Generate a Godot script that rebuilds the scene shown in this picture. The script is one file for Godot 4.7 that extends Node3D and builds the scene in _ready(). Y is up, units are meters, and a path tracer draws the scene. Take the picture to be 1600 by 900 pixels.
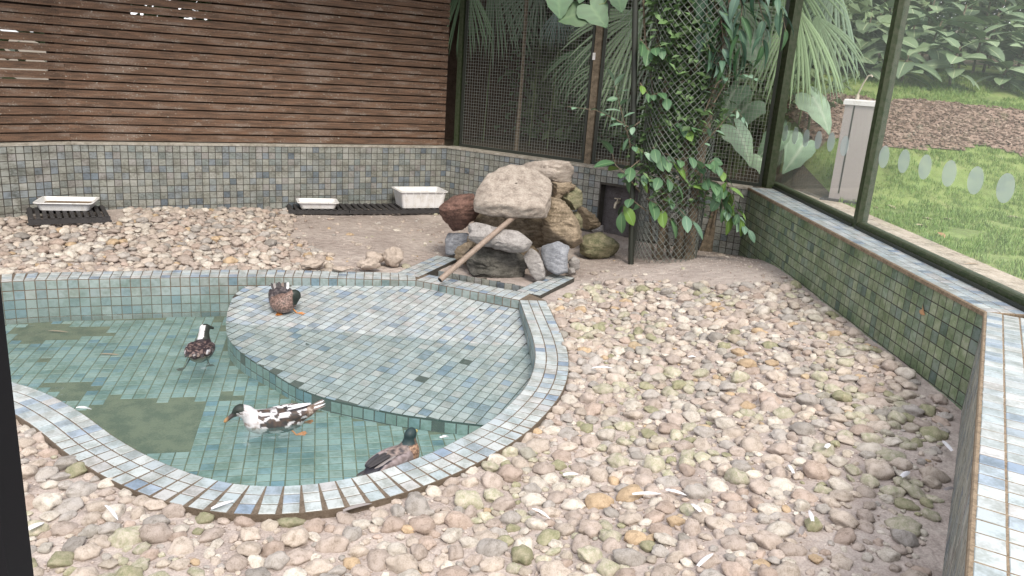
extends Node3D
# Duck pen: sunken, tile-walled yard with a tiled pond, seen through the visitors' window.
# Units: metres. y = 0 is the top of the pond coping; one wall tile is T wide.

const T := 0.07
const FOCAL := 1219.0
const EYE := Vector3(0, 1.715, 0)
const WALL_TOP := 0.693
const CAP_TOP := 0.718
const WATER_Y := -0.143
const FLOOR_Y := -0.325

var cb := Basis(Vector3.RIGHT, -0.2752) * Basis(Vector3.BACK, 0.0704)
var rng := RandomNumberGenerator.new()
var counts := {}
var M := {}
var tile_meshes := []
var tile_cols := []

# ---------------------------------------------------------------- pixel helpers
func ray(px: float, py: float) -> Vector3:
	return cb * Vector3((px - 800.0) / FOCAL, (450.0 - py) / FOCAL, -1.0)
func gp(px: float, py: float, y := 0.0) -> Vector3:      # where the pixel meets a level surface
	var d := ray(px, py)
	return EYE + d * ((y - EYE.y) / d.y)
func dp(px: float, py: float, dist: float) -> Vector3:   # at a distance along the ground
	var d := ray(px, py)
	return EYE + d * (dist / Vector2(d.x, d.z).length())
func vp(px: float, py: float, at: Vector3, n: Vector3) -> Vector3:   # where it meets a plane
	var d := ray(px, py)
	return EYE + d * ((at - EYE).dot(n) / d.dot(n))
func to_px(p: Vector3) -> Vector2:
	var c := cb.transposed() * (p - EYE)
	if c.z > -0.01: return Vector2(-9999, -9999)
	return Vector2(800.0 + FOCAL * c.x / -c.z, 450.0 - FOCAL * c.y / -c.z)
func in_frame(p: Vector3) -> bool:
	var q := to_px(p)
	return q.x > -20 and q.x < 1620 and q.y > -20 and q.y < 920
func lin(r: float, g: float, b: float) -> Color:
	return Color(r, g, b).linear_to_srgb()

# ---------------------------------------------------------------- naming
func numbered(n: String, parent: Node) -> String:
	var k := "%d/%s" % [parent.get_instance_id(), n]
	counts[k] = counts.get(k, -1) + 1
	return n if counts[k] == 0 else "%s_%03d" % [n, counts[k]]
func tag(o: Node, label: String, category: String, group := "") -> void:
	o.set_meta("label", label); o.set_meta("category", category)
	if group != "": o.set_meta("group", group)
func thing(n: String, label: String, category: String, at := Vector3.ZERO, group := "") -> Node3D:
	var o := Node3D.new()
	o.name = numbered(n, self); add_child(o, true); o.position = at
	tag(o, label, category, group)
	return o
func part(parent: Node, n: String, mesh: Mesh, mat: Material = null, xf := Transform3D()) -> MeshInstance3D:
	var o := MeshInstance3D.new()
	o.name = numbered(n, parent); o.mesh = mesh
	if mat: o.material_override = mat
	o.transform = xf
	parent.add_child(o, true)
	return o
func top(n: String, label: String, category: String, mesh: Mesh, mat: Material, xf := Transform3D(), group := "") -> MeshInstance3D:
	var o := part(self, n, mesh, mat, xf)
	tag(o, label, category, group)
	return o
func structure(n: String, mesh: Mesh, mat: Material, xf := Transform3D()) -> MeshInstance3D:
	var o := part(self, n, mesh, mat, xf)
	o.set_meta("kind", "structure")
	return o
func multi(parent: Node, n: String, mesh: Mesh, mat: Material, xfs: Array, cols: Array) -> MultiMeshInstance3D:
	var mm := MultiMesh.new()
	mm.transform_format = MultiMesh.TRANSFORM_3D
	mm.use_colors = cols.size() > 0
	mm.mesh = mesh
	mm.instance_count = xfs.size()
	for i in xfs.size():
		mm.set_instance_transform(i, xfs[i])
		if cols.size() > 0: mm.set_instance_color(i, cols[i])
	var o := MultiMeshInstance3D.new()
	o.name = numbered(n, parent); o.multimesh = mm
	if mat: o.material_override = mat
	o.set_meta("kind", "stuff")
	parent.add_child(o, true)
	return o

# ---------------------------------------------------------------- mesh kit
class MB:
	var v := PackedVector3Array()
	var n := PackedVector3Array()
	var c := PackedColorArray()
	var uv := PackedVector2Array()
	var ix := PackedInt32Array()
	var col := Color(1, 1, 1)
	var use_col := false
	func vert(p: Vector3, nn: Vector3, t := Vector2.ZERO) -> int:
		v.append(p); n.append(nn); c.append(col); uv.append(t)
		return v.size() - 1
	func face(a: int, b: int, d: int) -> void:      # counter-clockwise seen from outside
		ix.append(a); ix.append(d); ix.append(b)
	func up_face(a: int, b: int, d: int) -> void:
		if (v[b] - v[a]).cross(v[d] - v[a]).y > 0: face(a, b, d)
		else: face(a, d, b)
	func quad(a: Vector3, b: Vector3, d: Vector3, e: Vector3, u := Vector2(1, 1), o := Vector2.ZERO) -> void:
		var nn := (b - a).cross(e - a).normalized()
		var i := vert(a, nn, o)
		vert(b, nn, o + Vector2(u.x, 0)); vert(d, nn, o + u); vert(e, nn, o + Vector2(0, u.y))
		face(i, i + 1, i + 2); face(i, i + 2, i + 3)
	func tri(a: Vector3, b: Vector3, d: Vector3) -> void:
		var nn := (b - a).cross(d - a).normalized()
		var i := vert(a, nn); vert(b, nn); vert(d, nn)
		face(i, i + 1, i + 2)
	func box(ctr: Vector3, size: Vector3, bs := Basis(), o := Vector2.ZERO) -> void:
		var h := size * 0.5
		var p := []
		for k in 8:
			p.append(ctr + bs * Vector3(h.x if k & 1 else -h.x, h.y if k & 2 else -h.y, h.z if k & 4 else -h.z))
		var ux := size.x; var uy := size.y; var uz := size.z
		quad(p[4], p[5], p[7], p[6], Vector2(ux, uy), o); quad(p[1], p[0], p[2], p[3], Vector2(ux, uy), o)
		quad(p[5], p[1], p[3], p[7], Vector2(uz, uy), o); quad(p[0], p[4], p[6], p[2], Vector2(uz, uy), o)
		quad(p[6], p[7], p[3], p[2], Vector2(ux, uz), o); quad(p[0], p[1], p[5], p[4], Vector2(ux, uz), o)
	func bar(a: Vector3, b: Vector3, w: float, h: float, up := Vector3.UP) -> void:   # box from a to b
		var x := (b - a).normalized()
		var z := x.cross(up).normalized()
		box((a + b) * 0.5, Vector3((b - a).length(), h, w), Basis(x, z.cross(x), z))
	func bevel_box(ctr: Vector3, size: Vector3, r: float, bs := Basis()) -> void:   # top edges chamfered
		var h := size * 0.5
		var r0 := [Vector3(-h.x, -h.y, h.z), Vector3(h.x, -h.y, h.z), Vector3(h.x, -h.y, -h.z), Vector3(-h.x, -h.y, -h.z)]
		var r1 := []; var r2 := []
		for p in r0:
			r1.append(Vector3(p.x, h.y - r, p.z))
			r2.append(Vector3(p.x - signf(p.x) * r, h.y, p.z - signf(p.z) * r))
		for k in 4:
			var j := (k + 1) % 4
			quad(ctr + bs * r0[k], ctr + bs * r0[j], ctr + bs * r1[j], ctr + bs * r1[k])
			quad(ctr + bs * r1[k], ctr + bs * r1[j], ctr + bs * r2[j], ctr + bs * r2[k])
		quad(ctr + bs * r2[0], ctr + bs * r2[1], ctr + bs * r2[2], ctr + bs * r2[3])
	func sheet(rows: Array, wrap := false, cols := []) -> void:   # smooth surface through a grid of points
		var R := rows.size(); var C: int = rows[0].size()
		var base := v.size()
		for r in R:
			for k in C:
				var up: Vector3 = rows[mini(r + 1, R - 1)][k] - rows[maxi(r - 1, 0)][k]
				var k0 := (k + C - 1) % C if wrap else maxi(k - 1, 0)
				var k1 := (k + 1) % C if wrap else mini(k + 1, C - 1)
				var ac: Vector3 = rows[r][k1] - rows[r][k0]
				if cols.size() > 0: col = cols[r][k]
				var nn := ac.cross(up)
				if nn.length() < 1e-12: nn = Vector3.UP
				vert(rows[r][k], nn.normalized(), Vector2(float(k) / C, float(r) / R))
		for r in R - 1:
			for k in (C if wrap else C - 1):
				var a := base + r * C + k; var b := base + r * C + (k + 1) % C
				face(a, b, b + C); face(a, b + C, a + C)
	func tube(path: Array, radii: Array, seg := 8, cap := true) -> void:
		var rows := []
		var t: Vector3 = (path[1] - path[0]).normalized()
		var x := t.cross(Vector3.UP if absf(t.y) < 0.9 else Vector3.RIGHT).normalized()
		for i in path.size():
			t = (path[mini(i + 1, path.size() - 1)] - path[maxi(i - 1, 0)]).normalized()
			x = (x - t * x.dot(t)).normalized()
			var y := t.cross(x)
			var row := []
			for k in seg:
				var a := -TAU * k / seg
				row.append(path[i] + (x * cos(a) + y * sin(a)) * radii[mini(i, radii.size() - 1)])
			rows.append(row)
		sheet(rows, true)
		if cap:
			for e in [0, rows.size() - 1]:
				for k in range(1, seg - 1):
					if e == 0: tri(rows[e][0], rows[e][k + 1], rows[e][k])
					else: tri(rows[e][0], rows[e][k], rows[e][k + 1])
	func mesh() -> ArrayMesh:
		var a := []; a.resize(Mesh.ARRAY_MAX)
		a[Mesh.ARRAY_VERTEX] = v; a[Mesh.ARRAY_NORMAL] = n; a[Mesh.ARRAY_TEX_UV] = uv; a[Mesh.ARRAY_INDEX] = ix
		if use_col: a[Mesh.ARRAY_COLOR] = c
		var m := ArrayMesh.new()
		m.add_surface_from_arrays(Mesh.PRIMITIVE_TRIANGLES, a)
		return m

# ---------------------------------------------------------------- textures and materials
func noise(seed_: int, freq: float, oct := 4, type := FastNoiseLite.TYPE_SIMPLEX_SMOOTH) -> FastNoiseLite:
	var f := FastNoiseLite.new()
	f.seed = seed_; f.frequency = freq; f.fractal_octaves = oct; f.noise_type = type
	f.fractal_type = FastNoiseLite.FRACTAL_FBM
	return f
func mottled(seed_: int, size: int, freqs: Array, stops: Array) -> ImageTexture:
	# layered seamless noise run through a colour ramp
	size = mini(size, 512)
	var layers := []
	var wsum := 0.0
	for f in freqs:
		var im := noise(seed_ + layers.size() * 7, f[0], 4).get_seamless_image(size, size)
		im.convert(Image.FORMAT_L8)
		layers.append(im.get_data()); wsum += f[1]
	var g := Gradient.new()
	var offs := PackedFloat32Array(); var cols := PackedColorArray()
	for s in stops: offs.append(s[0]); cols.append(s[1])
	g.offsets = offs; g.colors = cols
	var lut := PackedByteArray()
	for k in 256:
		var c := g.sample(k / 255.0)
		lut.append(c.r8); lut.append(c.g8); lut.append(c.b8)
	var out := PackedByteArray(); out.resize(size * size * 3)
	var l0: PackedByteArray = layers[0]; var l1: PackedByteArray = layers[1]
	var l2: PackedByteArray = layers[mini(2, layers.size() - 1)]
	var w0: float = freqs[0][1] / wsum; var w1: float = freqs[1][1] / wsum
	var w2: float = freqs[2][1] / wsum if layers.size() > 2 else 0.0
	for i in size * size:
		var k := int(l0[i] * w0 + l1[i] * w1 + l2[i] * w2) * 3
		var j := i * 3
		out[j] = lut[k]; out[j + 1] = lut[k + 1]; out[j + 2] = lut[k + 2]
	return ImageTexture.create_from_image(Image.create_from_data(size, size, false, Image.FORMAT_RGB8, out))
func height_normal(seed_: int, size: int, freq: float, strength: float) -> ImageTexture:
	var im := noise(seed_, freq, 5).get_seamless_image(size, size)
	im.convert(Image.FORMAT_RGBA8)
	im.bump_map_to_normal_map(strength)
	return ImageTexture.create_from_image(im)
func wood_texture(seed_: int) -> ImageTexture:
	# weathered hardwood boards: long grain, darker stains, pale lichen specks
	var w := 1536; var h := 384
	var grain := noise(seed_, 0.012, 4).get_image(w / 3, h * 4); grain.convert(Image.FORMAT_L8); grain.resize(w, h, Image.INTERPOLATE_BILINEAR)
	var stain := noise(seed_ + 1, 0.012, 3).get_image(w / 5, h); stain.convert(Image.FORMAT_L8); stain.resize(w, h, Image.INTERPOLATE_CUBIC)
	var fine := noise(seed_ + 2, 0.12, 2).get_image(w, h); fine.convert(Image.FORMAT_L8)
	var gd := grain.get_data(); var sd := stain.get_data(); var fd := fine.get_data()
	var out := PackedByteArray(); out.resize(w * h * 3)
	var gam := PackedByteArray()
	for k in 1025: gam.append(Color(k / 1024.0, 0, 0).linear_to_srgb().r8)
	for i in w * h:
		var g := gd[i] / 255.0; var s := sd[i] / 255.0; var d := fd[i] / 127.5 - 1.0
		var k := clampf(0.16 + 0.55 * g + d * 0.34 + (s - 0.5) * 0.4, 0.0, 1.0)
		var grey := clampf((s - 0.56) * 2.6 + d * 0.5, 0.0, 0.55)
		out[i * 3] = gam[int(lerpf(lerpf(0.042, 0.24, k), 0.18, grey) * 1024)]
		out[i * 3 + 1] = gam[int(lerpf(lerpf(0.029, 0.135, k), 0.142, grey) * 1024)]
		out[i * 3 + 2] = gam[int(lerpf(lerpf(0.021, 0.084, k), 0.118, grey) * 1024)]
	var im := Image.create_from_data(w, h, false, Image.FORMAT_RGB8, out)
	var r := RandomNumberGenerator.new(); r.seed = seed_
	for k in 2600:
		var cx := r.randi_range(8, w - 9); var cy := r.randi_range(8, h - 9)
		if sd[cy * w + cx] / 255.0 < r.randf_range(0.3, 0.75): continue
		var rad := r.randf_range(0.7, 2.4) * (1.8 if r.randf() < 0.12 else 1.0)
		var cc := lin(0.44, 0.43, 0.38).lerp(lin(0.3, 0.28, 0.24), r.randf())
		for yy in range(-4, 5):
			for xx in range(-5, 6):
				if Vector2(xx * 0.75, yy).length() < rad * (0.6 + 0.6 * fd[(cy + yy) * w + cx + xx] / 255.0):
					im.set_pixel(cx + xx, cy + yy, im.get_pixel(cx + xx, cy + yy).lerp(cc, 0.8))
	return ImageTexture.create_from_image(im)
func mat(key: String, albedo: Color, rough := 0.8, tex: Texture2D = null, scale := 1.0, norm: Texture2D = null, nstr := 0.6) -> StandardMaterial3D:
	var m := StandardMaterial3D.new()
	m.albedo_color = albedo; m.roughness = rough
	if tex:
		m.albedo_texture = tex
		m.uv1_triplanar = true; m.uv1_world_triplanar = true; m.uv1_scale = Vector3.ONE * scale
	if norm:
		m.normal_enabled = true; m.normal_texture = norm; m.normal_scale = nstr
		m.uv1_triplanar = true; m.uv1_world_triplanar = true; m.uv1_scale = Vector3.ONE * scale
	M[key] = m
	return m
func leaf_mat(key: String, c: Color, rough := 0.5, vc := true) -> StandardMaterial3D:
	var m := StandardMaterial3D.new()
	m.albedo_color = c; m.roughness = rough
	m.vertex_color_use_as_albedo = vc
	m.backlight_enabled = true; m.backlight = Color(0.10, 0.16, 0.05)
	m.cull_mode = BaseMaterial3D.CULL_DISABLED
	M[key] = m
	return m
func make_materials() -> void:
	var grey_spots := mottled(3, 512, [[0.01, 0.5], [0.05, 0.5], [0.2, 0.45]], [[0.25, Color(0.62, 0.6, 0.57)], [0.5, Color(0.88, 0.87, 0.85)], [0.75, Color(1, 1, 1)]])
	var fine_bump := height_normal(11, 512, 0.03, 6.0)
	var rough_bump := height_normal(15, 512, 0.012, 9.0)
	M.fine_bump = fine_bump; M.rough_bump = rough_bump; M.spots = grey_spots
	mat("grout", lin(0.075, 0.07, 0.063), 0.95, grey_spots, 3.0)
	mat("grout_brown", lin(0.17, 0.135, 0.105), 0.95, grey_spots, 3.0)
	mat("grout_tan", lin(0.27, 0.21, 0.15), 0.95, grey_spots, 3.0)
	mat("concrete", lin(0.42, 0.40, 0.36), 0.9, grey_spots, 1.3, fine_bump, 0.4)
	mat("path", lin(0.50, 0.44, 0.37), 0.9, grey_spots, 0.8, fine_bump, 0.4)
	var sand := mottled(21, 1024, [[0.004, 0.5], [0.03, 0.45], [0.25, 0.75]], [[0.2, lin(0.21, 0.17, 0.152)], [0.42, lin(0.31, 0.262, 0.24)], [0.6, lin(0.40, 0.345, 0.315)], [0.8, lin(0.50, 0.45, 0.41)]])
	mat("sand", Color(1, 1, 1), 0.95, sand, 0.7, fine_bump, 0.9)
	mat("grit", Color(1, 1, 1), 0.9); M.grit.vertex_color_use_as_albedo = true
	mat("pebble", Color(1, 1, 1), 0.82, mottled(31, 512, [[0.012, 0.5], [0.06, 0.45], [0.25, 0.4]], [[0.2, Color(0.60, 0.58, 0.54)], [0.5, Color(0.92, 0.91, 0.89)], [0.8, Color(1, 1, 1)]]), 4.0, fine_bump, 0.35)
	M.pebble.vertex_color_use_as_albedo = true
	mat("pebble_moss", Color(1, 1, 1), 0.9, mottled(33, 512, [[0.014, 0.6], [0.06, 0.45], [0.25, 0.35]], [[0.28, lin(0.215, 0.225, 0.14)], [0.45, lin(0.335, 0.33, 0.245)], [0.58, lin(0.45, 0.41, 0.35)], [0.78, lin(0.56, 0.52, 0.45)]]), 4.0, fine_bump, 0.5)
	M.pebble_moss.vertex_color_use_as_albedo = true
	mat("tile_field", Color(1, 1, 1), 0.32, mottled(41, 512, [[0.01, 0.6], [0.08, 0.4]], [[0.25, Color(0.82, 0.82, 0.8)], [0.6, Color(1, 1, 1)]]), 1.6)
	M.tile_field.vertex_color_use_as_albedo = true
	mat("wall_tile", Color(1, 1, 1), 0.5, mottled(43, 512, [[0.008, 0.6], [0.05, 0.5], [0.2, 0.3]], [[0.25, Color(0.60, 0.59, 0.55)], [0.55, Color(0.95, 0.95, 0.93)], [0.8, Color(1, 1, 1)]]), 1.5)
	M.wall_tile.vertex_color_use_as_albedo = true
	mat("mossy_tile", Color(1, 1, 1), 0.6, mottled(47, 512, [[0.006, 0.7], [0.04, 0.5], [0.2, 0.4]], [[0.28, lin(0.29, 0.42, 0.215)], [0.5, lin(0.55, 0.69, 0.42)], [0.72, lin(0.92, 1.0, 0.78)]]), 1.1)
	M.mossy_tile.vertex_color_use_as_albedo = true
	mat("pool_tile", Color(1, 1, 1), 0.5, mottled(49, 512, [[0.006, 0.7], [0.05, 0.4]], [[0.25, lin(0.50, 0.57, 0.48)], [0.6, lin(0.95, 1, 0.95)]]), 1.1)
	M.pool_tile.vertex_color_use_as_albedo = true
	mat("silt", Color(1, 1, 1), 0.95, mottled(51, 512, [[0.01, 0.6], [0.08, 0.4]], [[0.3, lin(0.075, 0.085, 0.05)], [0.6, lin(0.13, 0.14, 0.085)]]), 1.4)
	var m := StandardMaterial3D.new()
	m.albedo_texture = wood_texture(5); m.roughness = 0.85
	m.uv1_scale = Vector3(0.5, 2.0, 1); M.wood = m
	mat("dark_wood", lin(0.09, 0.06, 0.045), 0.9, grey_spots, 1.0)
	mat("steel_dark", lin(0.022, 0.026, 0.02), 0.5)
	mat("steel_green", lin(0.045, 0.052, 0.028), 0.6, mottled(61, 512, [[0.02, 0.6], [0.15, 0.5]], [[0.3, Color(0.55, 0.75, 0.4)], [0.6, Color(1, 1, 1)]]), 2.0)
	mat("wire", lin(0.30, 0.31, 0.28), 0.55); M.wire.metallic = 0.4
	mat("chain", lin(0.19, 0.21, 0.19), 0.6); M.chain.metallic = 0.3
	mat("white_plastic", lin(0.70, 0.70, 0.71), 0.4, mottled(71, 512, [[0.01, 0.5], [0.08, 0.5]], [[0.25, Color(0.86, 0.84, 0.80)], [0.5, Color(1, 1, 1)]]), 2.0)
	mat("feed", lin(0.42, 0.34, 0.23), 0.95, sand, 3.0)
	mat("pallet", lin(0.045, 0.043, 0.047), 0.7, grey_spots, 2.0)
	mat("pipe", lin(0.33, 0.26, 0.22), 0.6, grey_spots, 4.0)
	mat("black", lin(0.012, 0.012, 0.014), 0.6)
	M.black.metallic_specular = 0.2
	mat("stainless", lin(0.40, 0.365, 0.355), 0.35); M.stainless.metallic = 0.35
	mat("brass", lin(0.5, 0.45, 0.36), 0.4); M.brass.metallic = 0.4
	mat("niche", lin(0.13, 0.12, 0.13), 0.9, grey_spots, 2.0)
	mat("bark", Color(1, 1, 1), 0.95, mottled(81, 512, [[0.012, 0.5], [0.06, 0.5], [0.2, 0.4]], [[0.25, lin(0.055, 0.043, 0.03)], [0.5, lin(0.15, 0.12, 0.085)], [0.75, lin(0.27, 0.22, 0.16)]]), 2.5, rough_bump, 1.0)
	mat("soil", Color(1, 1, 1), 1.0, mottled(91, 1024, [[0.004, 0.6], [0.05, 0.5], [0.25, 0.6]], [[0.25, lin(0.05, 0.042, 0.028)], [0.5, lin(0.12, 0.095, 0.065)], [0.75, lin(0.2, 0.165, 0.12)]]), 0.6)
	mat("turf", Color(1, 1, 1), 1.0, mottled(93, 1024, [[0.004, 0.6], [0.03, 0.5], [0.25, 0.6]], [[0.25, lin(0.11, 0.14, 0.045)], [0.5, lin(0.18, 0.26, 0.07)], [0.75, lin(0.28, 0.30, 0.13)]]), 0.5)
	mat("mulch", Color(1, 1, 1), 1.0, mottled(95, 1024, [[0.01, 0.5], [0.06, 0.5], [0.3, 0.6]], [[0.25, lin(0.10, 0.065, 0.045)], [0.5, lin(0.26, 0.18, 0.14)], [0.75, lin(0.46, 0.36, 0.30)]]), 0.8)
	mat("feather", lin(0.60, 0.60, 0.63), 0.7)
	mat("feather_grey", lin(0.22, 0.20, 0.2), 0.7)
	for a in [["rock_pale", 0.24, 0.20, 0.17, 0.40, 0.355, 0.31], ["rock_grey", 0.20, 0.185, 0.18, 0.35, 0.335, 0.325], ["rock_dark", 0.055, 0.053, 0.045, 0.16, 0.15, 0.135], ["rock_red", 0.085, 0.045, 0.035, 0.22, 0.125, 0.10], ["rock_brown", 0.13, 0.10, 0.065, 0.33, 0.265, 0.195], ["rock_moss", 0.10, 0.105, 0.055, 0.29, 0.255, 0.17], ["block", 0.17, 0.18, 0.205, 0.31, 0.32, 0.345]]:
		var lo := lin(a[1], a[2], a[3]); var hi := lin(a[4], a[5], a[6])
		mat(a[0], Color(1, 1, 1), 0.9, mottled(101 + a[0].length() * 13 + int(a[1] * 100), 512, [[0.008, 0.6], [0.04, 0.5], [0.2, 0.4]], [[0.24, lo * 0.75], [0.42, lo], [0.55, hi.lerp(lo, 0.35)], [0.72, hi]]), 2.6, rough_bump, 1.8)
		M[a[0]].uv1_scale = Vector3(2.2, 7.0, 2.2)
	mat("leaf_stem", lin(0.13, 0.17, 0.07), 0.7)
	mat("shed_wood", lin(0.20, 0.14, 0.11), 0.9, grey_spots, 1.2)
	mat("stone_pink", lin(0.50, 0.43, 0.385), 0.85, grey_spots, 5.0, fine_bump, 0.5)
	mat("mossy_bark", Color(1, 1, 1), 0.95, mottled(83, 512, [[0.012, 0.5], [0.06, 0.5], [0.2, 0.4]], [[0.25, lin(0.06, 0.06, 0.03)], [0.5, lin(0.15, 0.15, 0.075)], [0.75, lin(0.25, 0.23, 0.14)]]), 2.5, rough_bump, 1.0)
	leaf_mat("leaf", Color(1, 1, 1), 0.58)
	leaf_mat("thicket", Color(1, 1, 1), 0.6)
	var gl := StandardMaterial3D.new()
	gl.albedo_color = Color(0.88, 0.92, 0.90, 0.13); gl.transparency = BaseMaterial3D.TRANSPARENCY_ALPHA; gl.roughness = 0.03  # whitish tint also stands for haze reflected in the panes
	M.glass = gl
	var fr := StandardMaterial3D.new()
	fr.albedo_color = Color(0.78, 0.84, 0.84, 0.62); fr.transparency = BaseMaterial3D.TRANSPARENCY_ALPHA; fr.roughness = 0.6
	M.frosted = fr
	var wa := StandardMaterial3D.new()
	wa.albedo_color = Color(0.46, 0.65, 0.64, 0.14); wa.transparency = BaseMaterial3D.TRANSPARENCY_ALPHA; wa.roughness = 0.04

	M.water = wa
	var fm := StandardMaterial3D.new()
	fm.vertex_color_use_as_albedo = true; fm.roughness = 0.6
	M.plumage = fm

# ---------------------------------------------------------------- tiles
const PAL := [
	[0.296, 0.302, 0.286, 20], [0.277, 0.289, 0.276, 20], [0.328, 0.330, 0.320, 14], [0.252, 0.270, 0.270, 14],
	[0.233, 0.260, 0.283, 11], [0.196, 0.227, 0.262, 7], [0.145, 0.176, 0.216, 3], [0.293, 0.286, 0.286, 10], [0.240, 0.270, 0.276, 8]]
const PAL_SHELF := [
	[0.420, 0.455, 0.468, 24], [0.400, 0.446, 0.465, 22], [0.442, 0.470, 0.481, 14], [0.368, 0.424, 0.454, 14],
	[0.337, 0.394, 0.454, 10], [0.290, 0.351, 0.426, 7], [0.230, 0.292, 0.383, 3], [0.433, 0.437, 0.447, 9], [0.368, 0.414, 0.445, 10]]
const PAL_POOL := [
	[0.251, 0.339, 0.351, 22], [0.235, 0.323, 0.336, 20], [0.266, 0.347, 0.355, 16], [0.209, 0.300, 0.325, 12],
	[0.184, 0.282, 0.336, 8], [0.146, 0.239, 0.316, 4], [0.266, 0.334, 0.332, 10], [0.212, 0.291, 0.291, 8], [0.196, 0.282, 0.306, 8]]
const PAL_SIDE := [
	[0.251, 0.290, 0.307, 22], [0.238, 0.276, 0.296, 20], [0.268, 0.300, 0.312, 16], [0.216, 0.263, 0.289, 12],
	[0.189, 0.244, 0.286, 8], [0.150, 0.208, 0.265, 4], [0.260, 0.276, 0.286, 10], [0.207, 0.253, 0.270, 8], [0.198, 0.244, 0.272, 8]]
func tile_shape(mb: MB, xf: Transform3D, s: float, h: float, r: float) -> void:
	mb.bevel_box(xf.origin, Vector3(s, h, s), r, xf.basis)
func pick(pal: Array) -> int:
	var tot := 0
	for p in pal: tot += p[3]
	var k := rng.randi_range(1, tot)
	for i in pal.size():
		k -= pal[i][3]
		if k <= 0: return i
	return 0
var tile_cache := {}
func tile_mesh(pal: Array, k: int, variant: int) -> ArrayMesh:
	var key := "%s%d_%d" % [str(pal[0]), k, variant]
	if not tile_cache.has(key):
		var mb := MB.new(); mb.use_col = true
		var f: float = [1.0, 0.93, 1.07][variant]
		mb.col = Color(pal[k][0] * f, pal[k][1] * f, pal[k][2] * f)
		tile_shape(mb, Transform3D(), T * 0.908, 0.010, 0.0018)
		tile_cache[key] = mb.mesh()
	return tile_cache[key]
func lay(parent: Node3D, xfs: Array, pal: Array, material: Material, most := 300) -> void:
	# the tiles that show largest become parts, the rest one joined field
	var order := []
	for x in xfs:
		var d: float = x.origin.distance_to(EYE)
		if not in_frame(x.origin): d += 100.0
		order.append([d, x])
	order.sort_custom(func(a, b): return a[0] < b[0])
	var mb := MB.new(); mb.use_col = true
	var inv := parent.global_transform.affine_inverse() if parent.is_inside_tree() else Transform3D()
	for i in order.size():
		var x: Transform3D = order[i][1]
		var k := pick(pal); var v := rng.randi_range(0, 2)
		var wob := Basis(Vector3.RIGHT, rng.randfn(0, 0.008)) * Basis(Vector3.BACK, rng.randfn(0, 0.008)) * Basis(Vector3.UP, rng.randfn(0, 0.012))
		x = inv * Transform3D(x.basis * wob, x.origin)
		if i < most and order[i][0] < 90.0:
			part(parent, "tile", tile_mesh(pal, k, v), material, x)
		else:
			var f: float = [1.0, 0.93, 1.07][v]
			mb.col = Color(pal[k][0] * f, pal[k][1] * f, pal[k][2] * f)
			tile_shape(mb, x, T * 0.908, 0.010, 0.0018)
	if mb.v.size() > 0:
		part(parent, "tile_field", mb.mesh(), material).set_meta("kind", "stuff")

# ---------------------------------------------------------------- low tiled walls round the pen
func tiled_wall(label: String, a: Vector3, b: Vector3, inward: Vector3, depth: float, material: Material, cap_tiles: bool, skip := Rect2()) -> Node3D:
	var u := (b - a).normalized()
	var w := thing("tiled_wall", label, "wall", a)
	var len_ := (b - a).length()
	var core := MB.new()
	var bs := Basis(u, Vector3.UP, u.cross(Vector3.UP))
	var mid := u * len_ * 0.5 - inward * depth * 0.5
	if skip.size.x > 0:      # opening for the tap niche
		var x0 := skip.position.x; var x1 := skip.end.x; var yt := skip.end.y
		core.box(u * x0 * 0.5 - inward * depth * 0.5 + Vector3.UP * 0.25, Vector3(x0, 0.886, depth), bs)
		core.box(u * (x1 + len_) * 0.5 - inward * depth * 0.5 + Vector3.UP * 0.25, Vector3(len_ - x1, 0.886, depth), bs)
		core.box(u * (x0 + x1) * 0.5 - inward * depth * 0.5 + Vector3.UP * (yt + WALL_TOP) * 0.5, Vector3(x1 - x0, WALL_TOP - yt, depth), bs)
		var nb := MB.new()
		nb.box(u * (x0 + x1) * 0.5 - inward * (depth * 0.5 + 0.06) + Vector3.UP * (yt * 0.5 - 0.1), Vector3(x1 - x0, yt + 0.2, depth - 0.13), bs)
		part(w, "niche", nb.mesh(), M.niche)
	else:
		core.box(mid + Vector3.UP * 0.25, Vector3(len_, 0.886, depth), bs)
	part(w, "core", core.mesh(), M.grout)
	var cap := MB.new()
	cap.bevel_box(mid + Vector3.UP * ((WALL_TOP + CAP_TOP) * 0.5 - (0.0015 if cap_tiles else 0.0)) + inward * 0.004, Vector3(len_ + 0.01, CAP_TOP - WALL_TOP, depth + 0.012), 0.004, bs)
	part(w, "cap", cap.mesh(), M.concrete if not cap_tiles else M.grout_tan)
	var xfs := []
	var nx := int(len_ / T)
	for j in 10:
		for i in nx:
			var s := Vector2((i + 0.5) * len_ / nx, WALL_TOP - (j + 0.5) * T)
			if skip.size.x > 0 and s.x > skip.position.x - 0.02 and s.x < skip.end.x + 0.02 and s.y < skip.end.y + 0.02: continue
			xfs.append(Transform3D(Basis(u, inward, u.cross(inward)), a + u * s.x + Vector3.UP * s.y - inward * 0.003))
	lay(w, xfs, PAL, material)
	if cap_tiles:
		var c := thing_part(w, "coping")
		var tops := []
		for j in int(depth / T):
			for i in nx: tops.append(Transform3D(Basis(u, Vector3.UP, u.cross(Vector3.UP)), a + u * ((i + 0.5) * len_ / nx) - inward * ((j + 0.5) * T) + Vector3.UP * (CAP_TOP - 0.004)))
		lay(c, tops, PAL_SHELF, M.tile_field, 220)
	return w
func thing_part(parent: Node3D, n: String) -> Node3D:
	var o := Node3D.new(); o.name = numbered(n, parent); parent.add_child(o, true)
	return o

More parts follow.
